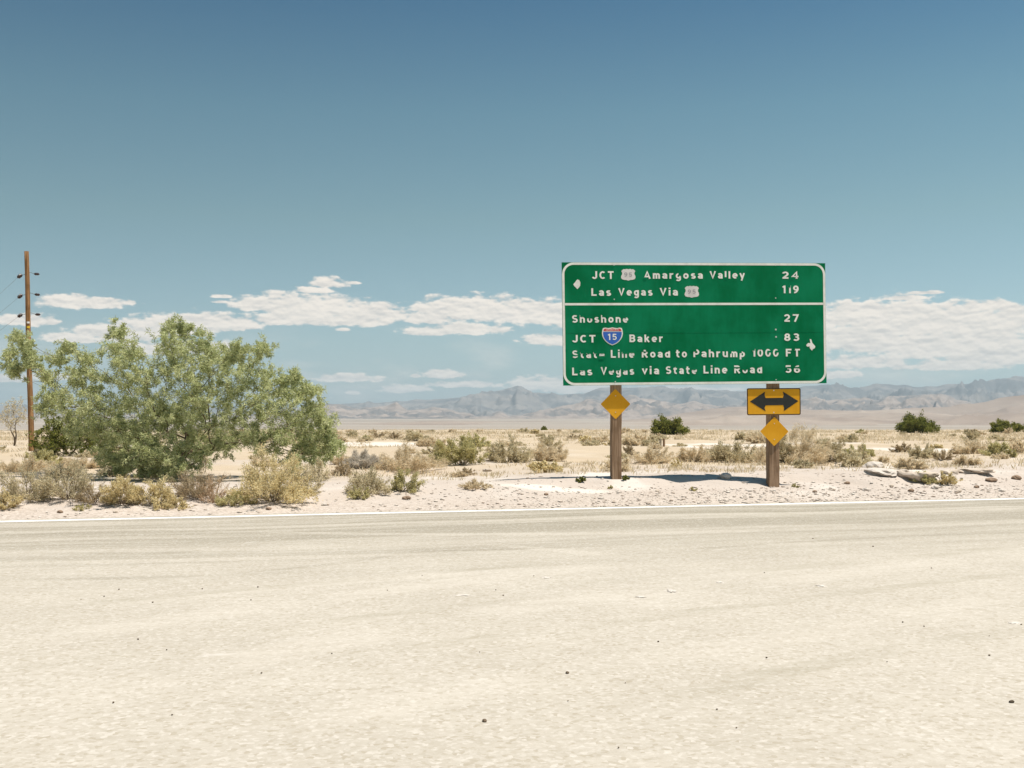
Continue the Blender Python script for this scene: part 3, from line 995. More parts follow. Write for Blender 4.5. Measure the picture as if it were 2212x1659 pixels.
def stroke_word(text, half=0.10, gap=0.26):
    """verts (x, y, lift) and faces of a word drawn with a flat pen"""
    key = (text, half, gap, 's')
    if key in _font_cache:
        return _font_cache[key]
    V, Fc, x0 = [], [], 0.0
    for ch in text:
        wd, strokes = GL[ch]
        for si, stk in enumerate(strokes):
            p = np.array(stk, float)
            keep_ = np.concatenate([[True], np.linalg.norm(np.diff(p, axis=0), axis=1) > 1e-4])
            p = p[keep_]
            closed = np.linalg.norm(p[0] - p[-1]) < 1e-3
            dd = np.diff(p, axis=0)
            dd /= np.linalg.norm(dd, axis=1)[:, None]
            m = len(p)
            b0 = len(V)
            for k in range(m):
                d1 = dd[k - 1] if k > 0 else (dd[-1] if closed else dd[0])
                d2 = dd[k] if k < m - 1 else (dd[0] if closed else dd[-1])
                t_ = d1 + d2
                t_ /= np.linalg.norm(t_) + 1e-9
                nrm = np.array([-t_[1], t_[0]])
                mit = min(1.6, 1.0 / max(0.3, abs(np.dot(nrm, [-d2[1], d2[0]]))))
                for q in (half * mit, -half * mit):
                    V.append((x0 + p[k, 0] + nrm[0] * q, p[k, 1] + nrm[1] * q, si * 0.0004))
            for k in range(m - 1):
                a = b0 + 2 * k
                Fc.append((a, a + 1, a + 3, a + 2))
        x0 += wd + gap
    _font_cache[key] = (np.array(V), Fc)
    return _font_cache[key]


def add_word(bm, text, x0, x1, ybase, ytop, w=0.004, conv=suv, f=sp, bold=0.10):
    V, Fc = word_mesh(text, 0.0) if text == 'INTERSTATE' else stroke_word(text, bold)
    ua, va = conv(x0, ybase)
    ub, vb = conv(x1, ybase)
    uc, vc = conv((x0 + x1) / 2, ytop)
    hgt = vc - (va + vb) / 2
    mnx, mxx = V[:, 0].min(), V[:, 0].max()
    vs_ = []
    for p in V:
        k = (p[0] - mnx) / (mxx - mnx)
        vs_.append(bm.verts.new(f(ua + (ub - ua) * k, va + (vb - va) * k + p[1] * hgt, w + p[2])))
    for fc in Fc:
        try:
            bm.faces.new([vs_[i] for i in fc])
        except ValueError:
            pass


def lettering(words, label, mat='sign_white', parent=sign, w=0.004, conv=suv, f=sp, bold=0.10, name='lettering'):
    for wd in words:                                      # each word a piece of sheeting of its own
        bm = bmesh.new()
        add_word(bm, *wd, w=w, conv=conv, f=f, bold=bold)
        for fa in bm.faces:
            fa.normal_update()
            if fa.normal.dot(S_F) < 0:
                fa.normal_flip()
        o = bm_obj(name, bm, M[mat], parent, recalc=False)
        if label:
            o['label'] = label if len(words) == 1 else 'cream word ' + wd[0] + (' partly worn off' if 'worn' in label else '')


lettering([('JCT', 333, 500, 193, 133)], 'cream word JCT of the top line')
lettering([('Amargosa', 732, 1187, 191, 134), ('Valley', 1240, 1512, 190, 133)], 'cream words Amargosa Valley')
lettering([('24', 1800, 1925, 191, 136)], 'cream number 24')
lettering([('Las', 328, 480, 323, 265), ('Vegas', 535, 800, 322, 264), ('Via', 855, 995, 321, 263)], 'cream words Las Vegas Via')
lettering([('119', 1800, 1927, 303, 244)], 'cream number 119')
lettering([('Shoshone', 180, 612, 530, 472)], 'cream word Shoshone, partly worn off')
lettering([('27', 1815, 1930, 523, 465)], 'cream number 27')
lettering([('JCT', 180, 360, 683, 625)], 'cream word JCT left of the blue shield')
lettering([('Baker', 622, 880, 680, 622)], 'cream word Baker')
lettering([('83', 1815, 1932, 671, 613)], 'cream number 83')
lettering([('State', 182, 430, 803, 744), ('Line', 478, 660, 801, 741), ('Road', 717, 935, 799, 740), ('to', 980, 1065, 798, 738),
           ('Pahrump', 1115, 1512, 796, 737)], 'cream words State Line Road to Pahrump, partly worn off')
lettering([('1000', 1567, 1772, 792, 733), ('FT', 1828, 1937, 791, 732)], 'cream distance 1000 FT, partly worn off')
lettering([('Las', 180, 335, 936, 877), ('Vegas', 400, 658, 932, 873), ('via', 717, 850, 928, 868), ('State', 903, 1142, 926, 866),
           ('Line', 1193, 1377, 922, 862), ('Road', 1430, 1645, 920, 860)], 'cream words Las Vegas via State Line Road, partly worn off')
lettering([('56', 1825, 1938, 917, 859)], 'cream number 56, partly worn off')

# patches where the letter sheeting has flaked away and the green shows
def rA(x, y): return on_plane((1360 + x / 6.506) * 0.8848, (630 + y / 6.506) * 0.8848)
def rB(x, y): return on_plane((1700 + x / 6.506) * 0.8848, (630 + y / 6.506) * 0.8848)
def rC(x, y): return on_plane((1360 + x / 6.506) * 0.8848, (790 + y / 6.506) * 0.8848)
def rD(x, y): return on_plane((1700 + x / 6.506) * 0.8848, (790 + y / 6.506) * 0.8848)


worn = [(rA, 1370, 305, 1430, 345), (rA, 1925, 232, 1985, 285), (rA, 365, 890, 465, 938), (rA, 485, 915, 580, 962), (rA, 712, 890, 805, 942),
        (rA, 1045, 905, 1100, 958), (rA, 1100, 905, 1140, 940),
        (rB, 440, 302, 495, 345), (rB, 1448, 425, 1495, 472), (rB, 1490, 300, 1560, 345),
        (rC, 240, 500, 335, 518), (rC, 370, 410, 445, 478), (rC, 465, 430, 555, 482), (rC, 580, 410, 645, 478), (rC, 660, 515, 755, 570), (rC, 660, 430, 755, 478),
        (rC, 1035, 430, 1138, 482), (rC, 1150, 430, 1235, 470), (rC, 1335, 405, 1375, 452), (rC, 1410, 405, 1450, 452), (rC, 1740, 395, 1800, 438),
        (rC, 360, 700, 460, 748), (rC, 795, 705, 890, 752), (rC, 905, 705, 1005, 748), (rC, 1025, 700, 1125, 745), (rC, 1835, 665, 1880, 700),
        (rC, 2130, 690, 2212, 738),
        (rD, 520, 425, 560, 480), (rD, 672, 425, 720, 470), (rD, 740, 425, 785, 455), (rD, 872, 385, 930, 432), (rD, 965, 385, 1040, 415),
        (rD, 1125, 430, 1185, 462), (rD, 1250, 425, 1310, 462), (rD, 1545, 385, 1568, 425), (rD, -90, 390, 0, 448),
        (rD, 590, 690, 640, 712), (rD, 660, 690, 700, 712), (rD, 722, 680, 815, 738), (rD, 960, 660, 1050, 690),
        (rD, 1410, 690, 1520, 712), (rD, 1410, 705, 1445, 742), (rD, 1535, 690, 1650, 712)]
for (fn, xa, ya, xb, yb) in worn:
    bm = bmesh.new()
    n = 9
    pts = []
    cx, cy, hx, hy = (xa + xb) / 2, (ya + yb) / 2, (xb - xa) / 2, (yb - ya) / 2
    for k in range(n * 2):
        a = 2 * math.pi * k / (n * 2)
        q = 1.0 / max(abs(math.cos(a)), abs(math.sin(a)))
        q = (1 + (q - 1) * 0.8) * random.uniform(0.93, 1.06)
        pts.append(fn(cx + hx * q * math.cos(a), cy - hy * q * math.sin(a)))
    bm.faces.new([bm.verts.new(sp(u, v, 0.0065)) for u, v in pts])
    bm_obj('worn_patch', bm, M['sign_green'], sign)


def poly_part(name, pts, mat, parent, w=0.004, f=sp, label=None):
    bm = bmesh.new()
    prism(bm, pts, w - 0.0025, w, f)
    o = bm_obj(name, bm, M[mat], parent)
    if label:
        o['label'] = label
    return o


poly_part('arrow', [rA(*p) for p in ((258, 415), (290, 380), (303, 360), (322, 340), (352, 350), (370, 390), (366, 440), (345, 470), (322, 494), (300, 470), (272, 445))],
          'sign_white', sign, label='remains of the left pointing arrow')
poly_part('arrow', [rD(*p) for p in ((1800, 246), (1824, 248), (1842, 308), (1862, 330), (1888, 360), (1882, 390), (1852, 405), (1838, 430), (1818, 410), (1800, 388),
                                     (1800, 362), (1765, 368), (1745, 350), (1755, 325), (1780, 308), (1812, 312))],
          'sign_white', sign, label='remains of the right pointing arrow')

US = [(-0.30, 1.0), (-0.42, 0.90), (-0.62, 0.96), (-0.80, 0.84), (-0.98, 0.62), (-0.86, 0.36), (-0.84, 0.10), (-0.98, -0.22), (-1.0, -0.52), (-0.86, -0.76),
      (-0.58, -0.86), (-0.28, -0.88), (0, -1.0), (0.28, -0.88), (0.58, -0.86), (0.86, -0.76), (1.0, -0.52), (0.98, -0.22), (0.84, 0.10), (0.86, 0.36),
      (0.98, 0.62), (0.80, 0.84), (0.62, 0.96), (0.42, 0.90), (0.30, 1.0), (0, 0.93)]
for (xa, xb, ya, yb, lab) in ((557, 668, 115, 206, 'dirty white 95 route shield of the top line'), (1047, 1158, 246, 338, 'dirty white 95 route shield after Via')):
    cx, cy, hx, hy = (xa + xb) / 2, (ya + yb) / 2, (xb - xa) / 2, (yb - ya) / 2
    sh = poly_part('route_shield', [suv(cx + hx * a, cy - hy * b) for a, b in US], 'shield_white', sign, label=lab)
    lettering([('95', cx - hx * 0.55, cx + hx * 0.52, cy + hy * 0.36, cy - hy * 0.40)], None, 'shield_grey', sh, w=0.0075, bold=0.065, name='numeral')

ISO = [(-0.92, 0.94), (-0.70, 1.0), (-0.45, 0.93), (-0.2, 0.97), (0, 1.02), (0.2, 0.97), (0.45, 0.93), (0.70, 1.0), (0.92, 0.94), (1.0, 0.62), (1.02, 0.30),
       (0.97, 0.0), (0.86, -0.28), (0.66, -0.58), (0.40, -0.82), (0.16, -0.95), (0, -1.02), (-0.16, -0.95), (-0.40, -0.82), (-0.66, -0.58), (-0.86, -0.28), (-0.97, 0.0),
       (-1.02, 0.30), (-1.0, 0.62)]
xa, xb, ya, yb = 411, 569, 568, 704
cx, cy, hx, hy = (xa + xb) / 2, (ya + yb) / 2, (xb - xa) / 2, (yb - ya) / 2
ish = poly_part('interstate_shield', [suv(cx + hx * a, cy - hy * b) for a, b in ISO], 'sign_white', sign, label='red and blue 15 interstate shield')
inn = [(a * 0.89, b * 0.89) for a, b in ISO]
blue = [p for p in inn if p[1] < 0.5]
blue = [(-0.90, 0.50)] + [p for p in inn[::-1] if p[1] < 0.5 and p[0] <= 0][:0] + blue[::-1] if False else blue
blue_pts = [(0.905, 0.50)] + blue + [(-0.905, 0.50)]
poly_part('blue_field', [suv(cx + hx * a, cy - hy * b) for a, b in blue_pts], 'shield_blue', ish, w=0.0075)
red_pts = [(-0.89, 0.60)] + [p for p in inn if p[1] > 0.62] + [(0.89, 0.60)]
poly_part('red_band', [suv(cx + hx * a, cy - hy * b) for a, b in red_pts], 'shield_red', ish, w=0.0075)
lettering([('15', cx - hx * 0.46, cx + hx * 0.42, cy + hy * 0.42, cy - hy * 0.30)], None, 'sign_white', ish, w=0.010, bold=0.085, name='numeral')
lettering([('INTERSTATE', cx - hx * 0.62, cx + hx * 0.60, cy - hy * 0.64, cy - hy * 0.84)], None, 'sign_white', ish, w=0.010, bold=0.0, name='lettering')

# bolts
def bolt(x, y, r=0.018):
    u, v = suv(x, y)
    poly_part('bolt', [(u + r * math.cos(k * math.pi / 4), v + r * math.sin(k * math.pi / 4)) for k in range(8)], 'metal', sign, w=0.010)


for x, y in ((502, 86), (1748, 87), (1750, 583), (1752, 640), (512, 985), (1752, 970), (502, 600), (504, 350), (1749, 340)):
    bolt(x, y, 0.019 if y in (583, 640) else 0.013)


# posts
def post(px, wpx, label):
    u, v = on_plane(px, 900, -0.18, S_R, Z3)
    base = PC + S_F * -0.185 + S_R * u
    gz = float(height(base.x, base.y))
    hwid = wpx / 99.3 / 2
    top = 1.6 + (HY - 620) / 99.3
    bm = bmesh.new()
    rows = []
    for k in range(14):
        z = gz - 0.5 + (top - gz + 0.5) * k / 13
        ox, oy = random.uniform(-0.004, 0.004), random.uniform(-0.002, 0.002)
        c = 0.012
        rows.append([bm.verts.new(to_local(Vector((base.x, base.y, z)) + S_R * (a * hwid + ox) + S_F * (b * 0.10 + oy)))
                     for a, b in ((1, 1 - c * 8), (1 - c * 8, 1), (-1 + c * 8, 1), (-1, 1 - c * 8), (-1, -1), (1, -1))])
    for a, b in zip(rows, rows[1:]):
        for i in range(6):
            j = (i + 1) % 6
            bm.faces.new((a[i], a[j], b[j], b[i]))
    bm.faces.new(rows[-1])
    o = bm_obj('post', bm, M['post'], sign)
    o['label'] = label
    return base


pl = post(1330.5, 21.6, 'wooden post carrying one yellow diamond marker')
pr = post(1669.5, 23.6, 'wooden post carrying the arrow sign and a diamond marker')
# back rails
bm = bmesh.new()
for v in (-0.95, 0.0, 0.95):
    prism(bm, [(-PW / 2 + 0.2, v - 0.05), (PW / 2 - 0.2, v - 0.05), (PW / 2 - 0.2, v + 0.05), (-PW / 2 + 0.2, v + 0.05)], -0.082, -0.037)
bm_obj('back_rail', bm, M['metal'], sign)


# yellow signs on the posts
def plate_frame(px, py, w):
    u, v = on_plane(px, py, w, S_R, Z3)
    return PC + S_F * w + S_R * u + Z3 * v


def plate_fn(c):
    # local to an empty at c, plate upright and parallel to the big sign
    def f(u, v, w):
        return S_R * u + Z3 * v + S_F * w
    return f


def diamond(px, py, half, w, label, tilt):
    c = plate_frame(px, py, w)
    o = empty('diamond_marker', c)
    tag(o, label, 'road marker', 'yellow diamond markers on the sign posts')
    f = plate_fn(c)
    h = half / 99.3
    pts = []
    for k in range(4):
        a = R(90 * k + 90 + tilt)
        for s_ in (-0.035, 0.035):
            pts.append((h * math.cos(a + s_) * 0.985, h * math.sin(a + s_) * 0.985))
    bm = bmesh.new()
    prism(bm, pts, -0.004, 0.0, f)
    bm_obj('plate', bm, M['yellow'], o)
    for s_ in (0.55, -0.55):
        bm = bmesh.new()
        prism(bm, [(0.011 * math.cos(k * math.pi / 4), h * s_ + 0.011 * math.sin(k * math.pi / 4)) for k in range(8)], -0.001, 0.006, f)
        bm_obj('bolt', bm, M['metal'], o)
    return o


diamond(1329.7, 872.8, 32.2, -0.078, 'yellow diamond marker on the left post, half in the shade of the green sign', 0.6)
diamond(1672.8, 932.0, 31.6, -0.052, 'yellow diamond marker on the right post, just under the double arrow sign', -0.4)

ac = plate_frame(1671.7, 867.6, -0.040)
arrow_sign = empty('arrow_sign', ac)
tag(arrow_sign, 'yellow rectangular warning sign with a black double headed arrow', 'road sign')
af = plate_fn(ac)


def z2(x, y):
    return on_plane(1185.6 + x / 3.571, 796.3 + y / 3.571, 0.0, S_R, Z3, ac)


aw, ah = 1.222, 0.593
rot = R(0.5)


def rotf(u, v, w):
    return af(u * math.cos(rot) - v * math.sin(rot), u * math.sin(rot) + v * math.cos(rot), w)


bm = bmesh.new()
prism(bm, round_rect(aw, ah, 0.035, 5), -0.004, 0.0, rotf)
bm_obj('plate', bm, M['yellow'], arrow_sign)
bm = bmesh.new()
ring(bm, round_rect(aw - 0.006, ah - 0.006, 0.033, 5), round_rect(aw - 0.044, ah - 0.044, 0.025, 5), -0.0005, 0.0025, rotf)
bm_obj('border', bm, M['black'], arrow_sign)
apts = [z2(*p) for p in ((1551, 254), (1667, 178), (1664, 206), (1672, 227), (1806, 225), (1811, 205), (1805, 177), (1924, 250), (1812, 327), (1815, 300), (1806, 281),
                         (1672, 283), (1664, 303), (1672, 329))]
bm = bmesh.new()
prism(bm, apts, 0.0, 0.0035, af)
bm_obj('double_arrow', bm, M['black'], arrow_sign)
for x, y in ((1735, 168), (1735, 338)):
    u, v = z2(x, y)
    bm = bmesh.new()
    prism(bm, [(u + 0.014 * math.cos(k * math.pi / 4), v + 0.014 * math.sin(k * math.pi / 4)) for k in range(8)], 0.0, 0.008, af)
    bm_obj('bolt', bm, M['metal'], arrow_sign)

# ------------------------------------------------------------------ utility pole


def tube(bm, path, radii, n=8, cap=True):
    rings = []
    for i, p in enumerate(path):
        p = Vector(p)
        d = (Vector(path[min(i + 1, len(path) - 1)]) - Vector(path[max(i - 1, 0)])).normalized()
        a = d.cross(Vector((0, 0, 1)))
        if a.length < 0.05:
            a = d.cross(Vector((1, 0, 0)))
        a.normalize()
        b = d.cross(a)
        rings.append([bm.verts.new(p + (a * math.cos(2 * math.pi * k / n) + b * math.sin(2 * math.pi * k / n)) * radii[i]) for k in range(n)])
    for r0, r1 in zip(rings, rings[1:]):
        for k in range(n):
            bm.faces.new((r0[k], r0[(k + 1) % n], r1[(k + 1) % n], r1[k]))
    if cap:
        bm.faces.new(rings[0][::-1])
        bm.faces.new(rings[-1])


M['porcelain'] = simple_mat('dark_brown_porcelain', (0.035, 0.018, 0.014), 0.35, 0.3, 10.0, spec=0.5)
M['wire'] = simple_mat('weathered_wire', (0.16, 0.16, 0.15), 0.6)
M['tag_yellow'] = simple_mat('tag_yellow', (0.70, 0.48, 0.03), 0.5)
M['tag_white'] = simple_mat('tag_white', (0.72, 0.70, 0.66), 0.5)
PD = 50.0
pb = at(68, PD)
pole = empty('utility_pole', pb)
tag(pole, 'tall brown wooden utility pole rising at the far left, with six dark insulators', 'utility pole')
ptop = Vector(((57 - CX) / F * PD, PD, EYE + (HY - 543) / F * PD)) - pb


def pole_at(py):
    z = EYE + (HY - py) / F * PD - pb.z
    return ptop * (z / ptop.z)


bm = bmesh.new()
ks = np.linspace(-0.06, 1.0, 22)
tube(bm, [ptop * k + Vector((0.012 * math.sin(k * 9), 0, 0)) for k in ks], [0.125 - 0.03 * k for k in ks], 14)
bm_obj('shaft', bm, M['pole_wood'], pole, smooth=True)
for side, (px, py, ln, rr, tilt) in (('l', (42.6, 596.5, 0.26, 0.085, 0.55)), ('l', (43.2, 640.0, 0.26, 0.085, 0.6)), ('l', (43.2, 681.7, 0.25, 0.08, 0.5)),
                                     ('r', (79.5, 592.0, 0.22, 0.062, 0.0)), ('r', (80.6, 636.4, 0.22, 0.062, 0.05)), ('r', (81.8, 679.4, 0.21, 0.06, 0.0))):
    c = Vector(((px - CX) / F * PD, PD, EYE + (HY - py) / F * PD)) - pb
    s_ = -1 if side == 'l' else 1
    d = Vector((s_ * math.cos(tilt), 0.25, -math.sin(tilt))).normalized()
    a = pole_at(py - 5)
    bm = bmesh.new()
    prof = [(-0.5, 0.35), (-0.42, 0.7), (-0.3, 0.75), (-0.24, 1.0), (-0.05, 0.95), (0.0, 0.7), (0.06, 0.7), (0.1, 0.98), (0.3, 0.9), (0.36, 0.6), (0.5, 0.4)]
    tube(bm, [c + d * (k * ln) for k, _ in prof], [rr * q for _, q in prof], 12)
    ins = bm_obj('insulator', bm, M['porcelain'], pole, smooth=False)
    bm = bmesh.new()
    tube(bm, [a, a.lerp(c, 0.5), c - d * (ln * 0.45)], [0.011, 0.011, 0.011], 6)
    bm_obj('bracket', bm, M['wire'], ins)
    if side == 'l':
        s0 = c + d * (ln * 0.5)
        dv = Vector((-0.646, 1.0, 0.0))
        pts = []
        for k in range(25):
            q = k / 24
            pts.append(s0 + dv * (q * 95) + Vector((0, 0, -4 * 1.6 * q * (1 - q))))
        bm = bmesh.new()
        tube(bm, pts, [0.0045] * len(pts), 5)
        bm_obj('wire', bm, M['wire'], pole)
for name, py, mt, wd, hg in (('tag_plate', 707, 'tag_yellow', 0.07, 0.09), ('tag_plate', 697, 'tag_white', 0.06, 0.08)):
    p = pole_at(py)
    bm = bmesh.new()
    for k in range(6):
        pass
    arc_ = [(p + Vector((0.118 * math.sin(a), -0.118 * math.cos(a), 0))) for a in np.linspace(-0.5 + 0.4, 0.5 + 0.4, 6)]
    lo = [bm.verts.new(q + Vector((0, 0, -hg / 2))) for q in arc_]
    hi = [bm.verts.new(q + Vector((0, 0, hg / 2))) for q in arc_]
    for i in range(5):
        bm.faces.new((lo[i], lo[i + 1], hi[i + 1], hi[i]))
    o = bm_obj(name, bm, M[mt], pole)
    o['label'] = ('yellow' if mt == 'tag_yellow' else 'white') + ' tag nailed to the pole'

# ------------------------------------------------------------------ plants
V3 = np.array


def unit(a):
    return a / (np.linalg.norm(a, axis=-1, keepdims=True) + 1e-9)


def leaf_quads(c, d, ln, wd, g):
    """small lens-shaped leaves at points c along directions d"""
    n = len(c)
    d = unit(d)
    r = unit(g.normal(size=(n, 3)))
    s = unit(np.cross(d, r))
    ln = np.asarray(ln).reshape(-1, 1)
    wd = np.asarray(wd).reshape(-1, 1)
    v = np.stack([c - d * ln * 0.5, c + s * wd * 0.5, c + d * ln * 0.5, c - s * wd * 0.5], 1).reshape(-1, 3)
    f = np.arange(n * 4).reshape(n, 4)
    return v, f


class Sticks:
    """many tapered three-sided twigs gathered into one mesh of one plant"""
    def __init__(self):
        self.v, self.f, self.n = [], [], 0

    def add(self, path, r0, r1, sides=3):
        path = np.asarray(path, float)
        m = len(path)
        tn = unit(np.gradient(path, axis=0))
        ref = np.where(np.abs(tn[:, 2:3]) > 0.9, V3([[1., 0, 0]]), V3([[0., 0, 1.]]))
        a = unit(np.cross(tn, ref))
        b = np.cross(tn, a)
        rr = np.linspace(r0, r1, m)[:, None]
        ang = np.arange(sides) * 2 * math.pi / sides
        rings = path[:, None, :] + (a[:, None, :] * np.cos(ang)[None, :, None] + b[:, None, :] * np.sin(ang)[None, :, None]) * rr[:, None, :]
        self.v.append(rings.reshape(-1, 3))
        i = np.arange(m - 1)[:, None] * sides
        j = np.arange(sides)[None, :]
        f = np.stack([i + j, i + (j + 1) % sides, i + sides + (j + 1) % sides, i + sides + j], -1).reshape(-1, 4)
        self.f.append(f + self.n)
        self.n += m * sides

    def mesh(self, name, mat, smooth=False):
        return np_mesh(name, np.vstack(self.v), np.vstack(self.f), mat, smooth)


def curve(p0, p1, bend, g, n=5):
    p0, p1 = np.asarray(p0, float), np.asarray(p1, float)
    t = np.linspace(0, 1, n)[:, None]
    L = np.linalg.norm(p1 - p0)
    off = g.normal(size=3) * L * bend
    off2 = g.normal(size=3) * L * bend * 0.5
    return p0 + (p1 - p0) * t + off * np.sin(t * math.pi) + off2 * np.sin(t * 2 * math.pi)


def shrub_mesh(seed, H, Rr, n_stem, leaf_n, ll, lw, upright=0.3, start=0.35, spread=0.06, tw=3, stem_r=0.008, drop=0.0, lump=0.25):
    """stems + leaves; returns (leaf v, f), Sticks"""
    g = np.random.default_rng(seed)
    st = Sticks()
    cs, ds = [], []
    per = max(1, leaf_n // (n_stem * (1 + tw)))
    for i in range(n_stem):
        az = g.uniform(0, 2 * math.pi)
        e = math.asin(g.uniform(0.02 + 0.35 * upright, 1.0) ** 1.15)
        e = min(1.5, e)
        q = 1 + lump * (vnoise(V3([az * 1.3 + seed]), V3([e * 2.0]), seed)[0] - 0.5) * 2
        q *= g.uniform(0.74, 1.12)
        tip = V3([math.cos(az) * math.cos(e) * Rr, math.sin(az) * math.cos(e) * Rr, math.sin(e) * H]) * q
        base = V3([math.cos(az), math.sin(az), 0]) * g.uniform(0, 0.16) * Rr
        tip[2] = max(tip[2], 0.05 * H)
        path = curve(base, tip, 0.07, g)
        path[1:-1, 2] += 0.06 * H * g.uniform(0, 1)
        st.add(path, stem_r, stem_r * 0.35)
        segs = [(path, start)]
        for k in range(tw):
            u = g.uniform(0.35, 0.95)
            idx = u * (len(path) - 1)
            a = path[int(idx)] + (path[min(int(idx) + 1, len(path) - 1)] - path[int(idx)]) * (idx - int(idx))
            dirn = unit(unit(tip - base) + g.normal(size=3) * 0.45 + V3([0, 0, 0.25]))
            L = g.uniform(0.14, 0.34) * (Rr + H) / 2
            pth = curve(a, a + dirn * L, 0.08, g, 4)
            pth[:, 2] = np.maximum(pth[:, 2], 0.02)
            st.add(pth, stem_r * 0.5, stem_r * 0.2)
            segs.append((pth, 0.15))
        for pth, s0 in segs:
            u = g.uniform(s0, 1.03, per) * (len(pth) - 1)
            ii = np.clip(u.astype(int), 0, len(pth) - 2)
            fr = (u - ii)[:, None]
            c = pth[ii] * (1 - fr) + pth[ii + 1] * fr
            d = pth[ii + 1] - pth[ii]
            cs.append(c + g.normal(size=c.shape) * spread * (Rr + H) / 2)
            ds.append(unit(d) + g.normal(size=c.shape) * 0.55)
    c, d = np.vstack(cs), np.vstack(ds)
    c[:, 2] = np.maximum(c[:, 2], 0.01)
    n = len(c)
    v, f = leaf_quads(c, d, g.uniform(0.6, 1.3, n) * ll, g.uniform(0.6, 1.3, n) * lw, g)
    if drop:
        v[:, 2] -= drop
    return (v, f), st


def shrub(name, loc, Rr, H, leafmat, stemmat, seed, dens=1.0, label=None, cat='shrub', group=None, n_stem=None, ll=0.05, lw=0.013, tw=3, upright=0.3, start=0.35,
          spread=0.05, lump=0.3, rz=None):
    o = empty(name, loc, 0)
    tag(o, label, cat, group)
    n_stem = n_stem or int(46 * dens)
    (v, f), st = shrub_mesh(seed, H, Rr, n_stem, int((5600 if leafmat in (M['straw'], M['greygreen'], M['rosy']) else 11000) * dens * max(0.35, min(1.8, Rr / 0.6))), ll, lw, upright, start, spread, tw, 0.006 + 0.004 * Rr, lump=lump)
    link_mesh('foliage', np_mesh('foliage', v, f, leafmat), o)
    link_mesh('stem', st.mesh('stem', stemmat), o)
    return o


# ---- the big mesquite, its crown laid out as clumps read off the photo and given depth
def crown_plant(name, base, D, clumps, leafmat, label, cat, seed, leaf_per, depth, trunks, twig_r=0.03, ll=0.05, lw=0.016, conv=None, group=None):
    g = np.random.default_rng(seed)
    o = empty(name, base)
    tag(o, label, cat, group)
    B = V3(base)
    st, tk = Sticks(), Sticks()
    cs, ds = [], []
    cl = []
    for (zx, zy, r) in clumps:
        px, py = conv(zx, zy)
        k = r / 2.907
        p = V3([(px - CX) / F * D, D, EYE + (HY - py) / F * D])
        ext = max(0.25, 1 - ((p[0] - B[0]) / depth[1]) ** 2 - ((p[2] - B[2]) / depth[2] - 0.5) ** 2)
        p[1] = D + g.uniform(-1, 1) * depth[0] * math.sqrt(ext)
        # keep its bearing when it moves in depth
        p[0] *= p[1] / D
        p[2] = EYE + (p[2] - EYE) * p[1] / D
        cl.append((p - B, k / F * D))
        q = p - B
        kk = (D + (-1.0 if p[1] > D else 1.0) * g.uniform(0.4, 1.0) * depth[0] * math.sqrt(ext)) / p[1]
        q = V3([p[0] * kk, p[1] * kk, EYE + (p[2] - EYE) * kk]) - B + g.normal(size=3) * 0.25 * k / F * D
        cl.append((q, k / F * D))
    # limbs: main stems to a few far clumps, others fork off the nearest limb point
    nodes = [V3([0, 0, 0.0])]
    ndir = [V3([0, 0, 1.0])]
    order = sorted(cl, key=lambda q: np.linalg.norm(q[0]))
    for (p, r) in order:
        L = np.linalg.norm(p)
        best, bj = 1e9, 0
        for j, nd in enumerate(nodes):
            if np.linalg.norm(nd) > L * 0.82:
                continue
            dd = np.linalg.norm(p - nd) + 0.35 * np.linalg.norm(nd) * 0 + (0.9 if j == 0 else 0) * 0
            al = np.dot(unit(p - nd), ndir[j])
            dd *= 1.35 - 0.45 * al
            if dd < best:
                best, bj = dd, j
        a = nodes[bj]
        path = curve(a, p, 0.07, g, 7)
        if bj == 0:
            path[1:-1, 2] += np.sin(np.linspace(0, math.pi, 7))[1:-1] * 0.04 * L
        far = np.linalg.norm(a)
        r0 = trunks * max(0.16, 1 - far / 3.4) * (0.9 if bj == 0 else 0.42)
        (tk if bj == 0 else st).add(path, r0, r0 * 0.30, 6 if bj == 0 else 4)
        for q in (2, 3, 4, 5, 6):
            nodes.append(path[q])
            ndir.append(unit(path[q] - path[q - 1]))
    for (p, r) in cl:
        nt = int(9 + r * 24)
        outward = unit(p * V3([1, 1, 0.6]) + V3([0, 0, 0.3]))
        for i in range(nt):
            d = unit(outward * 0.75 + g.normal(size=3) * 0.62 + V3([0, 0, 0.40]))
            L = r * (g.uniform(0.35, 1.0) if g.uniform() < 0.68 else g.uniform(1.0, 1.75))
            a = p + g.normal(size=3) * r * 0.66
            e = a + d * L
            path = curve(a, e, 0.08, g, 5)
            path[:, 2] -= np.linspace(0, 1, 5) ** 2 * L * g.uniform(0, 0.35)     # soft droop at the tips
            st.add(path, 0.006, 0.002)
            n = int(leaf_per * g.uniform(0.6, 1.3))
            u = g.uniform(0.05, 1.05, n) * 4
            ii = np.clip(u.astype(int), 0, 3)
            fr = (u - ii)[:, None]
            c = path[ii] * (1 - fr) + path[ii + 1] * fr
            tdir = unit(path[ii + 1] - path[ii])
            side = unit(np.cross(tdir, g.normal(size=(n, 3))))
            off = g.uniform(0.1, 1.0, n)[:, None] * 0.09
            cs.append(c + side * off)
            ds.append(side * 0.9 + tdir * 0.5 + V3([0, 0, -0.25]) + g.normal(size=(n, 3)) * 0.3)
    c, d = np.vstack(cs), np.vstack(ds)
    n = len(c)
    v, f = leaf_quads(c, d, g.uniform(0.6, 1.35, n) * ll, g.uniform(0.6, 1.3, n) * lw, g)
    link_mesh('crown', np_mesh('crown', v, f, leafmat), o)
    link_mesh('branch', st.mesh('branch', M['bark']), o)
    if tk.n:
        link_mesh('trunk', tk.mesh('trunk', M['bark'], True), o)
    return o


def z4(x, y):
    return x / 2.907, 672.4 + y / 2.907


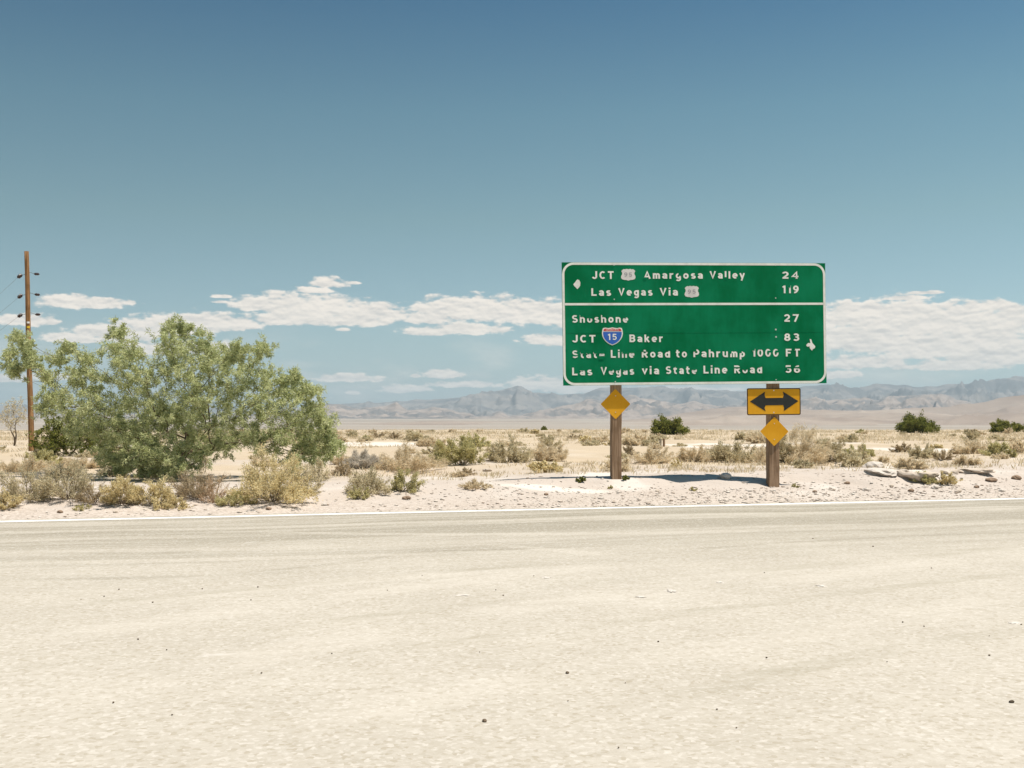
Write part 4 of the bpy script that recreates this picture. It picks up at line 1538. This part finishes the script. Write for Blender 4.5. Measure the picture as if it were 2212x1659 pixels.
clumps = [
    (125, 175, 36), (70, 300, 42), (180, 240, 36), (230, 330, 36), (110, 390, 40), (190, 300, 34), (310, 420, 34),
    (430, 250, 40), (385, 310, 42), (555, 335, 52), (480, 430, 62), (620, 420, 55), (350, 550, 52), (285, 600, 42), (450, 600, 85), (600, 560, 85),
    (750, 140, 45), (735, 250, 55), (850, 280, 75), (800, 400, 80), (920, 420, 85),
    (1080, 120, 45), (1160, 120, 42), (1060, 230, 60), (1170, 260, 75), (1060, 370, 85), (1200, 420, 85),
    (1280, 190, 45), (1310, 290, 65), (1400, 330, 65), (1340, 430, 85),
    (1460, 270, 45), (1560, 310, 55), (1650, 258, 38), (1520, 430, 75),
    (1650, 440, 65), (1600, 560, 85), (1750, 480, 55), (1840, 420, 28), (1880, 500, 50), (1960, 510, 42), (1800, 580, 80), (1950, 620, 60),
    (2010, 690, 52), (2020, 790, 62), (1930, 780, 80), (1780, 700, 90), (1640, 700, 90), (1900, 870, 70), (1760, 850, 75), (2060, 830, 34),
    (700, 650, 90), (850, 560, 95), (1000, 600, 85), (1200, 560, 95), (1380, 580, 95), (1480, 680, 95), (1320, 720, 95), (1180, 720, 95), (1050, 760, 90), (900, 720, 95),
    (760, 780, 85), (620, 720, 80), (520, 760, 70),
    (2060, 885, 36), (1970, 920, 48), (1850, 925, 42), (820, 965, 50), (1010, 1015, 50), (1180, 970, 42), (690, 930, 48), (1290, 900, 50), (760, 1000, 36), (1120, 680, 80), (960, 660, 80), (1260, 640, 80), (720, 740, 70), (1000, 940, 55), (900, 900, 60), (1090, 960, 45), (1150, 880, 60), (930, 1010, 40), (700, 870, 65), (820, 880, 75), (950, 880, 80), (1080, 900, 75), (1230, 860, 75), (1400, 840, 60), (1520, 790, 75), (860, 960, 40), (960, 990, 55), (1060, 1030, 50),
    (1640, 840, 50)]
mb = ground_hit(392, 1034)
crown_plant('mesquite_tree', mb, mb.y, clumps, M['mesquite'], 'large bushy grey-green mesquite with feathery open crown beside the utility pole', 'tree', 5, 88, (1.4, 4.2, 4.2), 0.075,
            conv=z4, ll=0.075, lw=0.017)

dclumps = [(250, 850, 40), (300, 800, 55), (330, 860, 55), (390, 760, 65), (420, 850, 60), (470, 790, 70), (510, 850, 55), (560, 780, 60), (620, 840, 55), (440, 720, 55),
           (350, 720, 45), (660, 800, 50)]
db = at(150, 42.0)
crown_plant('dense_bush', db, 42.0, dclumps, M['dark_leaf'], 'dense dark green bush between the pole base and the mesquite', 'bush', 8, 34, (1.2, 3.5, 3.0), 0.05, conv=z4, ll=0.10, lw=0.035)

sc = [(70, 600, 28), (110, 590, 30), (45, 640, 25), (90, 640, 32), (140, 680, 25), (40, 690, 28), (100, 690, 30), (70, 720, 20), (140, 640, 20), (15, 670, 25)]
sb = at(31, 62.0)
crown_plant('thin_tree', sb, 62.0, sc, M['greygreen'], 'thin pale tree with sparse crown standing behind the pole at the photo edge', 'tree', 13, 8, (0.8, 2.5, 3.5), 0.06, conv=z4, ll=0.09, lw=0.03)

# ---- named shrubs near the road: base px, base py, width px, height px, look, label
LOOK = {
    'olive': ('olive', 'twig', dict(ll=0.065, lw=0.020, spread=0.05)),
    'grey': ('greygreen', 'twig', dict(ll=0.065, lw=0.017, spread=0.05)),
    'straw': ('straw', 'straw', dict(ll=0.10, lw=0.010, spread=0.05, upright=0.5, start=0.2)),
    'rosy': ('rosy', 'rosy', dict(ll=0.09, lw=0.008, spread=0.05, upright=0.6, start=0.15)),
    'yg': ('yellowgreen', 'twig', dict(ll=0.06, lw=0.016, spread=0.05)),
    'creosote': ('yellowgreen', 'twig', dict(ll=0.06, lw=0.016, spread=0.04, upright=0.75, start=0.45, lump=0.4)),
    'brown': ('brown', 'bark', dict(ll=0.06, lw=0.010, spread=0.05)),
    'bone': ('bone', 'bone', dict(ll=0.10, lw=0.008, spread=0.05, start=0.2)),
    'dark': ('dark_leaf', 'bark', dict(ll=0.09, lw=0.030, spread=0.06)),
}
near = [
    (12, 1098, 74, 40, 'olive', 'low olive brown shrub cut by the photo edge, nearest to the white line at left'),
    (60, 1076, 150, 62, 'grey', 'broad grey brown shrub on the road bank below the utility pole'),
    (150, 1078, 130, 78, 'grey', 'tall grey straw shrub with dark hollow at its foot, below the dark bush'),
    (205, 1086, 90, 40, 'brown', 'dark brown low shrub with deep shade in the hollow left of the olive clump'),
    (262, 1088, 100, 58, 'olive', 'rounded olive shrub on the bank left of the mesquite trunk'),
    (335, 1092, 92, 66, 'olive', 'olive shrub on the bank just below the mesquite trunk'),
    (345, 1100, 42, 24, 'olive', 'small olive tuft at the gravel edge under the mesquite trunk'),
    (175, 1102, 38, 16, 'yg', 'tiny flat green plant on gravel, left of the mesquite'),
    (425, 1076, 110, 66, 'brown', 'brown grey twiggy shrub leaning right of the mesquite trunk'),
    (462, 1086, 62, 58, 'rosy', 'rosy straw dry shrub between the brown shrub and the big yellow olive shrub'),
    (385, 1098, 50, 26, 'olive', 'small olive tuft in front of the brown twiggy shrub'),
    (588, 1082, 172, 100, 'olive', 'big rounded yellow olive shrub on the bank right of the mesquite'),
    (500, 1090, 74, 38, 'yg', 'low yellow green tuft at the left foot of the big olive shrub'),
    (660, 1066, 66, 56, 'grey', 'grey shrub at the right side of the big olive shrub'),
    (688, 1040, 66, 46, 'grey', 'grey shrub under the right end of the mesquite crown'),
    (738, 1028, 56, 30, 'brown', 'brown low shrub behind the grey shrub right of the mesquite'),
    (790, 1012, 90, 30, 'bone', 'bleached dead shrub with white sticks right of the mesquite'),
    (880, 1018, 140, 52, 'straw', 'wide dry straw shrub behind the white sticks'),
    (795, 1066, 110, 60, 'grey', 'grey straw mound on the bank, left half of the pair between mesquite and sign'),
    (868, 1062, 86, 48, 'yg', 'green mound on the bank, right half of the pair between mesquite and sign'),
    (775, 1076, 54, 26, 'yg', 'small green tuft at the foot of the grey straw mound'),
    (1000, 1004, 116, 68, 'creosote', 'open green creosote bush halfway between mesquite and road sign'),
    (958, 1002, 56, 34, 'yg', 'small yellow green shrub touching the left side of the open creosote bush'),
    (1095, 998, 110, 44, 'grey', 'grey shrub right of the open creosote bush'),
    (1190, 996, 90, 40, 'straw', 'straw shrub left of the sign, behind the sand bank'),
    (1030, 1054, 76, 18, 'straw', 'flat straw tuft on the bank left of the sign shadow'),
    (1255, 1040, 26, 12, 'dark', 'dark tiny tuft on the sign shadow, left of the left post'),
    (1352, 1036, 16, 11, 'dark', 'dark tiny tuft on the sign shadow, right of the left post'),
    (1362, 986, 28, 24, 'brown', 'rust brown shrub peeping out right of the left post'),
    (1408, 1002, 84, 34, 'straw', 'straw shrub behind the sign shadow near the left post'),
    (1462, 1010, 26, 20, 'olive', 'small olive tuft in sand at the middle between the sign posts'),
    (1500, 998, 70, 34, 'straw', 'pale straw shrub at the middle between the sign posts'),
    (1575, 998, 112, 46, 'grey', 'grey green shrub left of the right post'),
    (1646, 1004, 54, 46, 'straw', 'straw clump touching the left side of the right post'),
    (1738, 1004, 120, 72, 'straw', 'large straw shrub right of the right post'),
    (1690, 1002, 60, 58, 'grey', 'grey shrub half hidden behind the right post'),
    (1795, 998, 60, 52, 'grey', 'grey shrub at the right end of the large straw shrub'),
    (1860, 998, 36, 36, 'grey', 'grey pointed shrub standing alone left of the white sand patch'),
    (1855, 986, 60, 26, 'yg', 'pale green low shrub behind the grey pointed one'),
    (2035, 994, 40, 24, 'brown', 'round brown shrub above the rock ledge'),
    (1990, 990, 60, 28, 'grey', 'grey low shrub left of the round brown one'),
    (2150, 984, 48, 38, 'yg', 'yellow green upright shrub near the right photo edge'),
    (2182, 988, 24, 20, 'yg', 'small green shrub touching the yellow green one near the right edge'),
    (2100, 980, 80, 26, 'straw', 'straw shrub left of the yellow green shrub at right'),
    (1718, 1052, 18, 10, 'yg', 'tiny green tuft on gravel right of the right post'),
    (1318, 1056, 10, 9, 'yg', 'tiny green tuft on gravel below the left post'),
    (1495, 1060, 18, 10, 'yg', 'tiny pale tuft on gravel between the posts'),
    (1995, 1044, 50, 22, 'yg', 'small green tuft under the left rock slab'),
    (2045, 1046, 44, 26, 'olive', 'small olive tuft under the middle rock slab'),
    (60, 1018, 110, 26, 'straw', 'straw shrub in the sand left of the dark bush'),
    (92, 1006, 74, 28, 'yg', 'yellow green low mound in front of the pole base'),
    (180, 1012, 100, 22, 'straw', 'straw mound on sand in front of the dark bush'),
    (255, 1012, 60, 24, 'grey', 'grey mound on sand left of the mesquite trunk'),
    (300, 1000, 70, 20, 'straw', 'pale straw mound under the left side of the mesquite crown'),
    (1443, 937, 76, 34, 'dark', 'dark green round bush on the plain, seen between the two sign posts'),
    (1980, 929, 80, 34, 'dark', 'dark green twin topped bush on the plain right of the arrow sign'),
    (2178, 923, 54, 24, 'dark', 'dark green bush on the plain at the right photo edge'),
    (1175, 929, 14, 8, 'dark', 'tiny dark bush on the far plain left of the sign'),
]
FAR_D = {1443: 105.0, 1980: 120.0, 2178: 135.0, 1175: 170.0}
keep_out = []
for i, (px, py, wp, hp, look, lab) in enumerate(near):
    p = at(px, FAR_D[px]) if px in FAR_D else ground_hit(px, py)
    k = p.y / F
    Rr, H = wp * k / 2 * 1.08, hp * k * 1.0
    lm, sm, kw = LOOK[look]
    kw = dict(kw)
    big = max(Rr, H * 0.7)
    if px in FAR_D:
        kw.update(ll=0.22, lw=0.10, spread=0.09)
        kw['lump'] = 0.45
        dens = 0.7
    else:
        dens = 0.25 if big < 0.2 else (0.55 if big < 0.45 else 1.0)
        dens *= 0.65 if look == 'creosote' else 1.0
        kw['ll'] *= max(0.5, min(1.5, p.y / 26)) * min(1, 0.4 + big)
        kw['lw'] *= max(0.7, min(2.0, (p.y / 26)))
    nm = {'creosote': 'creosote_bush', 'dark': 'green_bush', 'bone': 'dead_shrub', 'straw': 'dry_shrub', 'rosy': 'dry_shrub'}.get(look, 'desert_shrub')
    shrub(nm, p - Vector((0, 0, 0.02)), Rr, H, M[lm], M[sm], 100 + i, dens, lab, 'bush' if look in ('dark', 'creosote') else 'shrub', **kw)
    keep_out.append((p.x, p.y, Rr))

# ---- shrubs scattered over the plain: a few meshes, many individuals
protos = []
for k, (look, H, Rr, lab) in enumerate([
        ('straw', 0.42, 0.48, 'pale straw shrub, one of many scattered over the plain behind the bank'),
        ('straw', 0.55, 0.40, 'pale straw shrub, one of many scattered over the plain behind the bank'),
        ('grey', 0.40, 0.55, 'grey-green low shrub, one of many scattered over the plain behind the bank'),
        ('grey', 0.50, 0.45, 'grey-green low shrub, one of many scattered over the plain behind the bank'),
        ('yg', 0.45, 0.50, 'yellow-green shrub, one of several scattered over the plain behind the bank'),
        ('brown', 0.32, 0.42, 'brown twiggy shrub, one of many scattered over the plain behind the bank'),
        ('olive', 0.45, 0.50, 'olive shrub, one of many scattered over the plain behind the bank')]):
    lm, sm, kw = LOOK[look]
    (v, f), st = shrub_mesh(500 + k, H, Rr, 26, 1500, kw['ll'] * 2.0, kw['lw'] * 2.6, kw.get('upright', 0.3), kw.get('start', 0.3), 0.06, 2, 0.008)
    sv, sf = np.vstack(st.v), np.vstack(st.f)
    me = np_mesh('desert_shrub', np.vstack([v, sv]), np.vstack([f, sf + len(v)]), M[lm])
    protos.append((me, lab))
wts = np.array([0.32, 0.20, 0.17, 0.11, 0.06, 0.07, 0.07])
g = np.random.default_rng(99)
count, spots = 0, []
while count < 235:
    D = 26.0 * (6.4 ** g.uniform(0, 1) ** 0.9)
    x = g.uniform(-0.50, 0.50) * D
    s_, t_ = road_st(x, D)
    if s_ < 4.2:
        continue
    sz = g.uniform(0.55, 1.35) * (0.62 if D < 38 else 0.8 if D < 55 else 1.0)
    if any(math.hypot(x - a, D - b) < r + 0.35 * sz for a, b, r in keep_out) or any(math.hypot(x - a, D - b) < 0.5 for a, b in spots):
        continue
    if 55.5 < D < 62 and g.uniform() < 0.8:
        continue
    k = g.choice(7, p=wts)
    me, lab = protos[k]
    o = link_mesh('desert_shrub', me, None, (x, D, float(height(x, D)) - 0.02))
    o.rotation_euler = (0, 0, g.uniform(0, 6.28))
    o.scale = (sz * g.uniform(0.9, 1.3), sz * g.uniform(0.9, 1.3), sz * g.uniform(0.7, 1.1))
    tag(o, lab, 'shrub', 'shrubs scattered across the desert plain')
    spots.append((x, D))
    count += 1

# ---- low stubble covering the plain (uncountable)
g = np.random.default_rng(123)
N = 9000
D = 26.0 * (8.5 ** (g.uniform(0, 1, N) ** 0.85))
X = g.uniform(-0.58, 0.58, N) * D
s_, t_ = road_st(X, D)
clump = fbm(X / 9.0, D / 9.0, 77, 3)
keep = (s_ > 3.6) & ((clump > -0.12) | (D > 75)) & ~((np.abs(D - 59) < 2.2) & (g.uniform(0, 1, N) < 0.75))
X, D = X[keep], D[keep]
n = len(X)
nb = 16
base = np.stack([X, D, height(X, D) - 0.01], -1)
sc_ = g.uniform(0.12, 0.36, n) * np.clip(D / 60, 0.75, 1.6)
hh = np.repeat(sc_, nb) * g.uniform(0.3, 0.8, n * nb)
off = g.normal(size=(n * nb, 2)) * np.repeat(sc_ * 0.65, nb)[:, None]
b0 = np.repeat(base, nb, axis=0)
b0[:, :2] += off
dirn = np.concatenate([off / (np.repeat(sc_, nb)[:, None] + 1e-6) * 0.5 + g.normal(size=(n * nb, 2)) * 0.35, np.ones((n * nb, 1))], 1)
v, f = leaf_quads(b0 + unit(dirn) * hh[:, None] * 0.45, dirn, hh, hh * g.uniform(0.10, 0.22, n * nb), g)
tag(link_mesh('dry_stubble', np_mesh('dry_stubble', v, f, M['straw'])), kind='stuff')

# ------------------------------------------------------------------ stones


def stone_mesh(seed, sx, sy, sz, detail=2, rough=0.25, flat_top=0.0):
    g = np.random.default_rng(seed)
    bm = bmesh.new()
    bmesh.ops.create_icosphere(bm, subdivisions=detail, radius=1.0)
    V = np.array([v.co[:] for v in bm.verts])
    fr = 1 + rough * fbm(V[:, 0] * 1.3 + V[:, 2] * 0.9 + seed * 3.1, V[:, 1] * 1.3 - V[:, 2] * 0.8, seed, 4) * 1.3
    V = V * fr[:, None]
    if flat_top:
        V[:, 2] = np.where(V[:, 2] > 1 - flat_top, 1 - flat_top + (V[:, 2] - 1 + flat_top) * 0.2, V[:, 2])
    V = V * V3([sx, sy, sz])
    for v, c in zip(bm.verts, V):
        v.co = c
    me = bpy.data.meshes.new('stone')
    bm.to_mesh(me)
    bm.free()
    return me


def stone_mat(name, a, b, c):
    m, t = mat_new(name)
    g_ = t.n('ShaderNodeNewGeometry').outputs['Random Per Island']
    oi = t.n('ShaderNodeObjectInfo').outputs['Random']
    n = t.noise(objco(t), 9.0, 5.0, 0.65)
    f = t.math('FRACT', t.math('ADD', g_, oi))
    col = t.mix(t.smooth(f, 0.15, 0.75), a, b)
    col = t.mix(t.smooth(n, 0.35, 0.75), col, c)
    finish(t, col, 0.9, n, 0.4, 0.02, spec=0.15)
    return m


M['gravel'] = stone_mat('mixed_gravel', (0.36, 0.275, 0.21), (0.66, 0.60, 0.53), (0.50, 0.42, 0.345))
M['pale_rock'] = stone_mat('pale_rock', (0.54, 0.485, 0.43), (0.54, 0.485, 0.43), (0.46, 0.40, 0.335))
M['tan_rock'] = stone_mat('tan_rock', (0.52, 0.445, 0.37), (0.52, 0.445, 0.37), (0.44, 0.36, 0.28))
M['brown_rock'] = stone_mat('brown_rock', (0.27, 0.19, 0.13), (0.27, 0.19, 0.13), (0.19, 0.13, 0.09))
M['dark_pebble'] = stone_mat('dark_pebble', (0.10, 0.075, 0.05), (0.19, 0.14, 0.095), (0.08, 0.06, 0.04))
M['white_chip'] = stone_mat('white_chip', (0.55, 0.51, 0.455), (0.52, 0.475, 0.42), (0.5, 0.455, 0.40))

# shoulder gravel, one mass
g = np.random.default_rng(31)
N = 9500
T = g.uniform(-14, 20, N)
S_ = np.abs(g.normal(0.0, 1.0, N)) * 1.35 + 0.25
dn = 0.35 + 0.65 * sstep(3.5, 8.0, T)
keep = g.uniform(0, 1, N) < dn
T, S_ = T[keep], S_[keep]
X = T * ROAD_DIR[0] + (ROAD_OFF + S_) * ROAD_N[0]
Y = T * ROAD_DIR[1] + (ROAD_OFF + S_) * ROAD_N[1]
Z = height(X, Y)
n = len(X)
size = 0.005 + 0.034 * g.uniform(0, 1, n) ** 5 + 0.008 * sstep(4, 8, T) * g.uniform(0, 1, n)
octa = V3([[1, 0, 0], [0.2, 0.9, 0.1], [-0.9, 0.2, 0], [-0.1, -1, 0.1], [0.1, 0.1, 0.75], [0, 0, -0.6]], )
of = V3([[0, 1, 4], [1, 2, 4], [2, 3, 4], [3, 0, 4], [1, 0, 5], [2, 1, 5], [3, 2, 5], [0, 3, 5]])
jit = 1 + g.uniform(-0.35, 0.35, (n, 6, 1))
ang = g.uniform(0, 6.28, n)
ca, sa = np.cos(ang), np.sin(ang)
Vs = octa[None] * jit
Vx = Vs[..., 0] * ca[:, None] - Vs[..., 1] * sa[:, None]
Vy = Vs[..., 0] * sa[:, None] + Vs[..., 1] * ca[:, None]
Vv = np.stack([Vx * 1.3, Vy, Vs[..., 2] * 0.62], -1) * size[:, None, None]
Vv = Vv + np.stack([X, Y, Z + size * 0.2], -1)[:, None, :]
fc = (of[None] + (np.arange(n) * 6)[:, None, None]).reshape(-1, 3)
tag(link_mesh('gravel', np_mesh('gravel', Vv.reshape(-1, 3), fc, M['gravel'])), kind='stuff')


def rock(px, py, wpx, hpx, mat, label, name='rock', seed=1, yaw=0.0, flat=0.0, sink=0.35, group=None, deep=0.8, rough=0.3):
    p = ground_hit(px, py)
    k = p.y / F
    sx, sz = wpx * k / 2, hpx * k / 2
    me = stone_mesh(seed, sx, sx * deep, sz * 1.15, 3, rough, flat)
    me.materials.append(M[mat])
    o = link_mesh(name, me, None, p + Vector((0, 0, sz * (1 - sink * 1.0))))
    o.rotation_euler = (0, 0, yaw)
    tag(o, label, 'rock', group)
    return o


rock(1568, 1034, 26, 14, 'pale_rock', 'white rock lying on the sign shadow between the two posts', seed=3)
rock(548, 1084, 26, 9, 'pale_rock', 'smooth pale stone at the foot of the big olive shrub', seed=4)
rock(519, 1088, 18, 7, 'pale_rock', 'smaller pale stone left of the big olive shrub', seed=5)
rock(877, 1079, 20, 8, 'brown_rock', 'reddish brown stone on gravel below the green mound', seed=6)
rock(580, 1101, 12, 6, 'brown_rock', 'dark stone on gravel just above the white line', seed=7)
rock(1053, 1018, 22, 8, 'tan_rock', 'flat tan stone on the bank left of the sign', seed=8, flat=0.4)
rock(1952, 1028, 28, 16, 'tan_rock', 'rounded tan boulder right of the white sand patch', seed=9)
rock(1987, 1031, 58, 19, 'tan_rock', 'large pale slab with shaded underside, leftmost of the ledge slabs', 'rock_slab', seed=10, flat=0.55, sink=0.45, deep=0.9, rough=0.45)
rock(2055, 1024, 36, 15, 'tan_rock', 'small tilted slab in the middle of the ledge', 'rock_slab', seed=11, flat=0.5, sink=0.45, rough=0.45)
rock(2105, 1020, 72, 12, 'tan_rock', 'long thin slab at the right end of the ledge', 'rock_slab', seed=12, flat=0.5, sink=0.35, deep=0.6, rough=0.45)
rock(1885, 1010, 36, 15, 'pale_rock', 'bright white crumbling rock on the bank right of the signs', seed=13, rough=0.5, sink=0.7)
rock(1902, 1022, 62, 15, 'pale_rock', 'low white rock in front of the bright crumbling one', seed=14, rough=0.5, sink=0.8, deep=1.2)
rock(2196, 1036, 22, 10, 'brown_rock', 'brown stone on gravel at the right photo edge', seed=15)
rock(2140, 1040, 26, 9, 'brown_rock', 'brown stone right of the ledge slabs', seed=16)
for i, (px, py, w) in enumerate(((1830, 1046, 12), (1870, 1060, 14), (1925, 1052, 11), (1968, 1062, 13), (2020, 1056, 16), (2070, 1064, 14), (2110, 1054, 12), (2165, 1062, 13),
                                 (1800, 1060, 10), (1760, 1064, 11), (1620, 1062, 10), (1420, 1062, 9), (1180, 1070, 10), (700, 1092, 12), (250, 1108, 11), (130, 1108, 13), (955, 1080, 10))):
    rock(px, py, w, w * 0.5, ('brown_rock', 'pale_rock', 'tan_rock')[i % 3],
         ('loose brown stone lying on the gravel shoulder', 'loose white stone lying on the gravel shoulder', 'loose tan stone lying on the gravel shoulder')[i % 3], seed=40 + i,
         group='loose stones on the gravel shoulder')

# pebbles on the road
peb = [(912, 1244), (257, 1274), (225, 1289), (175, 1296), (330, 1302), (437, 1273), (360, 1405), (298, 1382), (565, 1455), (717, 1413), (1036, 1410), (1087, 1287),
       (1071, 1275), (837, 1276), (557, 1269), (542, 1297), (1153, 1245), (1886, 1181), (1422, 1387), (1227, 1516), (1916, 1431), (1950, 1345), (2206, 1350),
       (2137, 1375), (2137, 1417), (1996, 1354), (1591, 1574), (1656, 1422), (1756, 1164), (2012, 1228), (1351, 1477), (1549, 1534), (1336, 1617), (1651, 1238), (245, 1519), (372, 1546)]
peb_big = {(1226, 1455): 'larger dark pebble on the pale road below the left sign post', (2185, 1518): 'largest dark pebble, near the right edge of the road foreground',
           (1047, 1559): 'dark oval pebble in the middle of the road foreground'}
pm = []
for k in range(4):
    me = stone_mesh(70 + k, 1, 0.75, 0.6, 2, 0.35)
    me.materials.append(M['dark_pebble'])
    pm.append(me)
for i, (px, py) in enumerate(peb + list(peb_big)):
    x, y = flat_hit(px, py)
    big = (px, py) in peb_big
    o = link_mesh('pebble', pm[i % 4], None, (x, y, 0.006))
    s_ = (0.016 if big else (0.0035 + 0.00045 * y) * (0.7 + 0.6 * ((i * 37) % 10) / 10))
    o.scale = (s_, s_, s_)
    o.rotation_euler = (0, 0, i * 1.7)
    tag(o, peb_big.get((px, py), 'tiny dark pebble lying loose on the pale road'), 'pebble', None if big else 'small dark pebbles on the road')
chips = [(1000, 1286), (1180, 1248), (1450, 1277), (1386, 1290), (1775, 1266), (1556, 1258), (2190, 1346)]
for i, (px, py) in enumerate(chips):
    x, y = flat_hit(px, py)
    me = stone_mesh(90 + i, 0.075 if i in (0, 2) else 0.045, 0.04, 0.006, 3, 0.9)
    me.materials.append(M['white_chip'])
    o = link_mesh('stone_chip', me, None, (x, y, 0.002))
    o.rotation_euler = (0, 0, i * 0.8)
    tag(o, 'flat white stone chip lying on the dusty road', 'stone', 'white chips on the road')

# ------------------------------------------------------------------ two stakes on the plain
for px, wpx, lab in ((1426.5, 4.5, 'short grey wooden stake, left one of the pair on the plain'), (1434.0, 4.5, 'short brown wooden stake, right one of the pair on the plain')):
    p = at(px, 52.0)
    k = 52.0 / F
    bm = bmesh.new()
    bmesh.ops.create_cube(bm, size=1.0)
    hz_ = 22 * k
    for v in bm.verts:
        top = v.co.z > 0
        v.co = Vector((v.co.x * wpx * k * (0.9 if top else 1.0) + (0.01 if top else 0), v.co.y * 0.09, (v.co.z + 0.35) * hz_))
    bmesh.ops.bevel(bm, geom=list(bm.edges), offset=0.008, segments=1, affect='EDGES')
    o = bm_obj('stake', bm, M['stake'] if px < 1430 else M['post'], None, p)
    o.rotation_euler = (0, 0, 0.2)
    tag(o, lab, 'stake', 'pair of stakes on the plain')
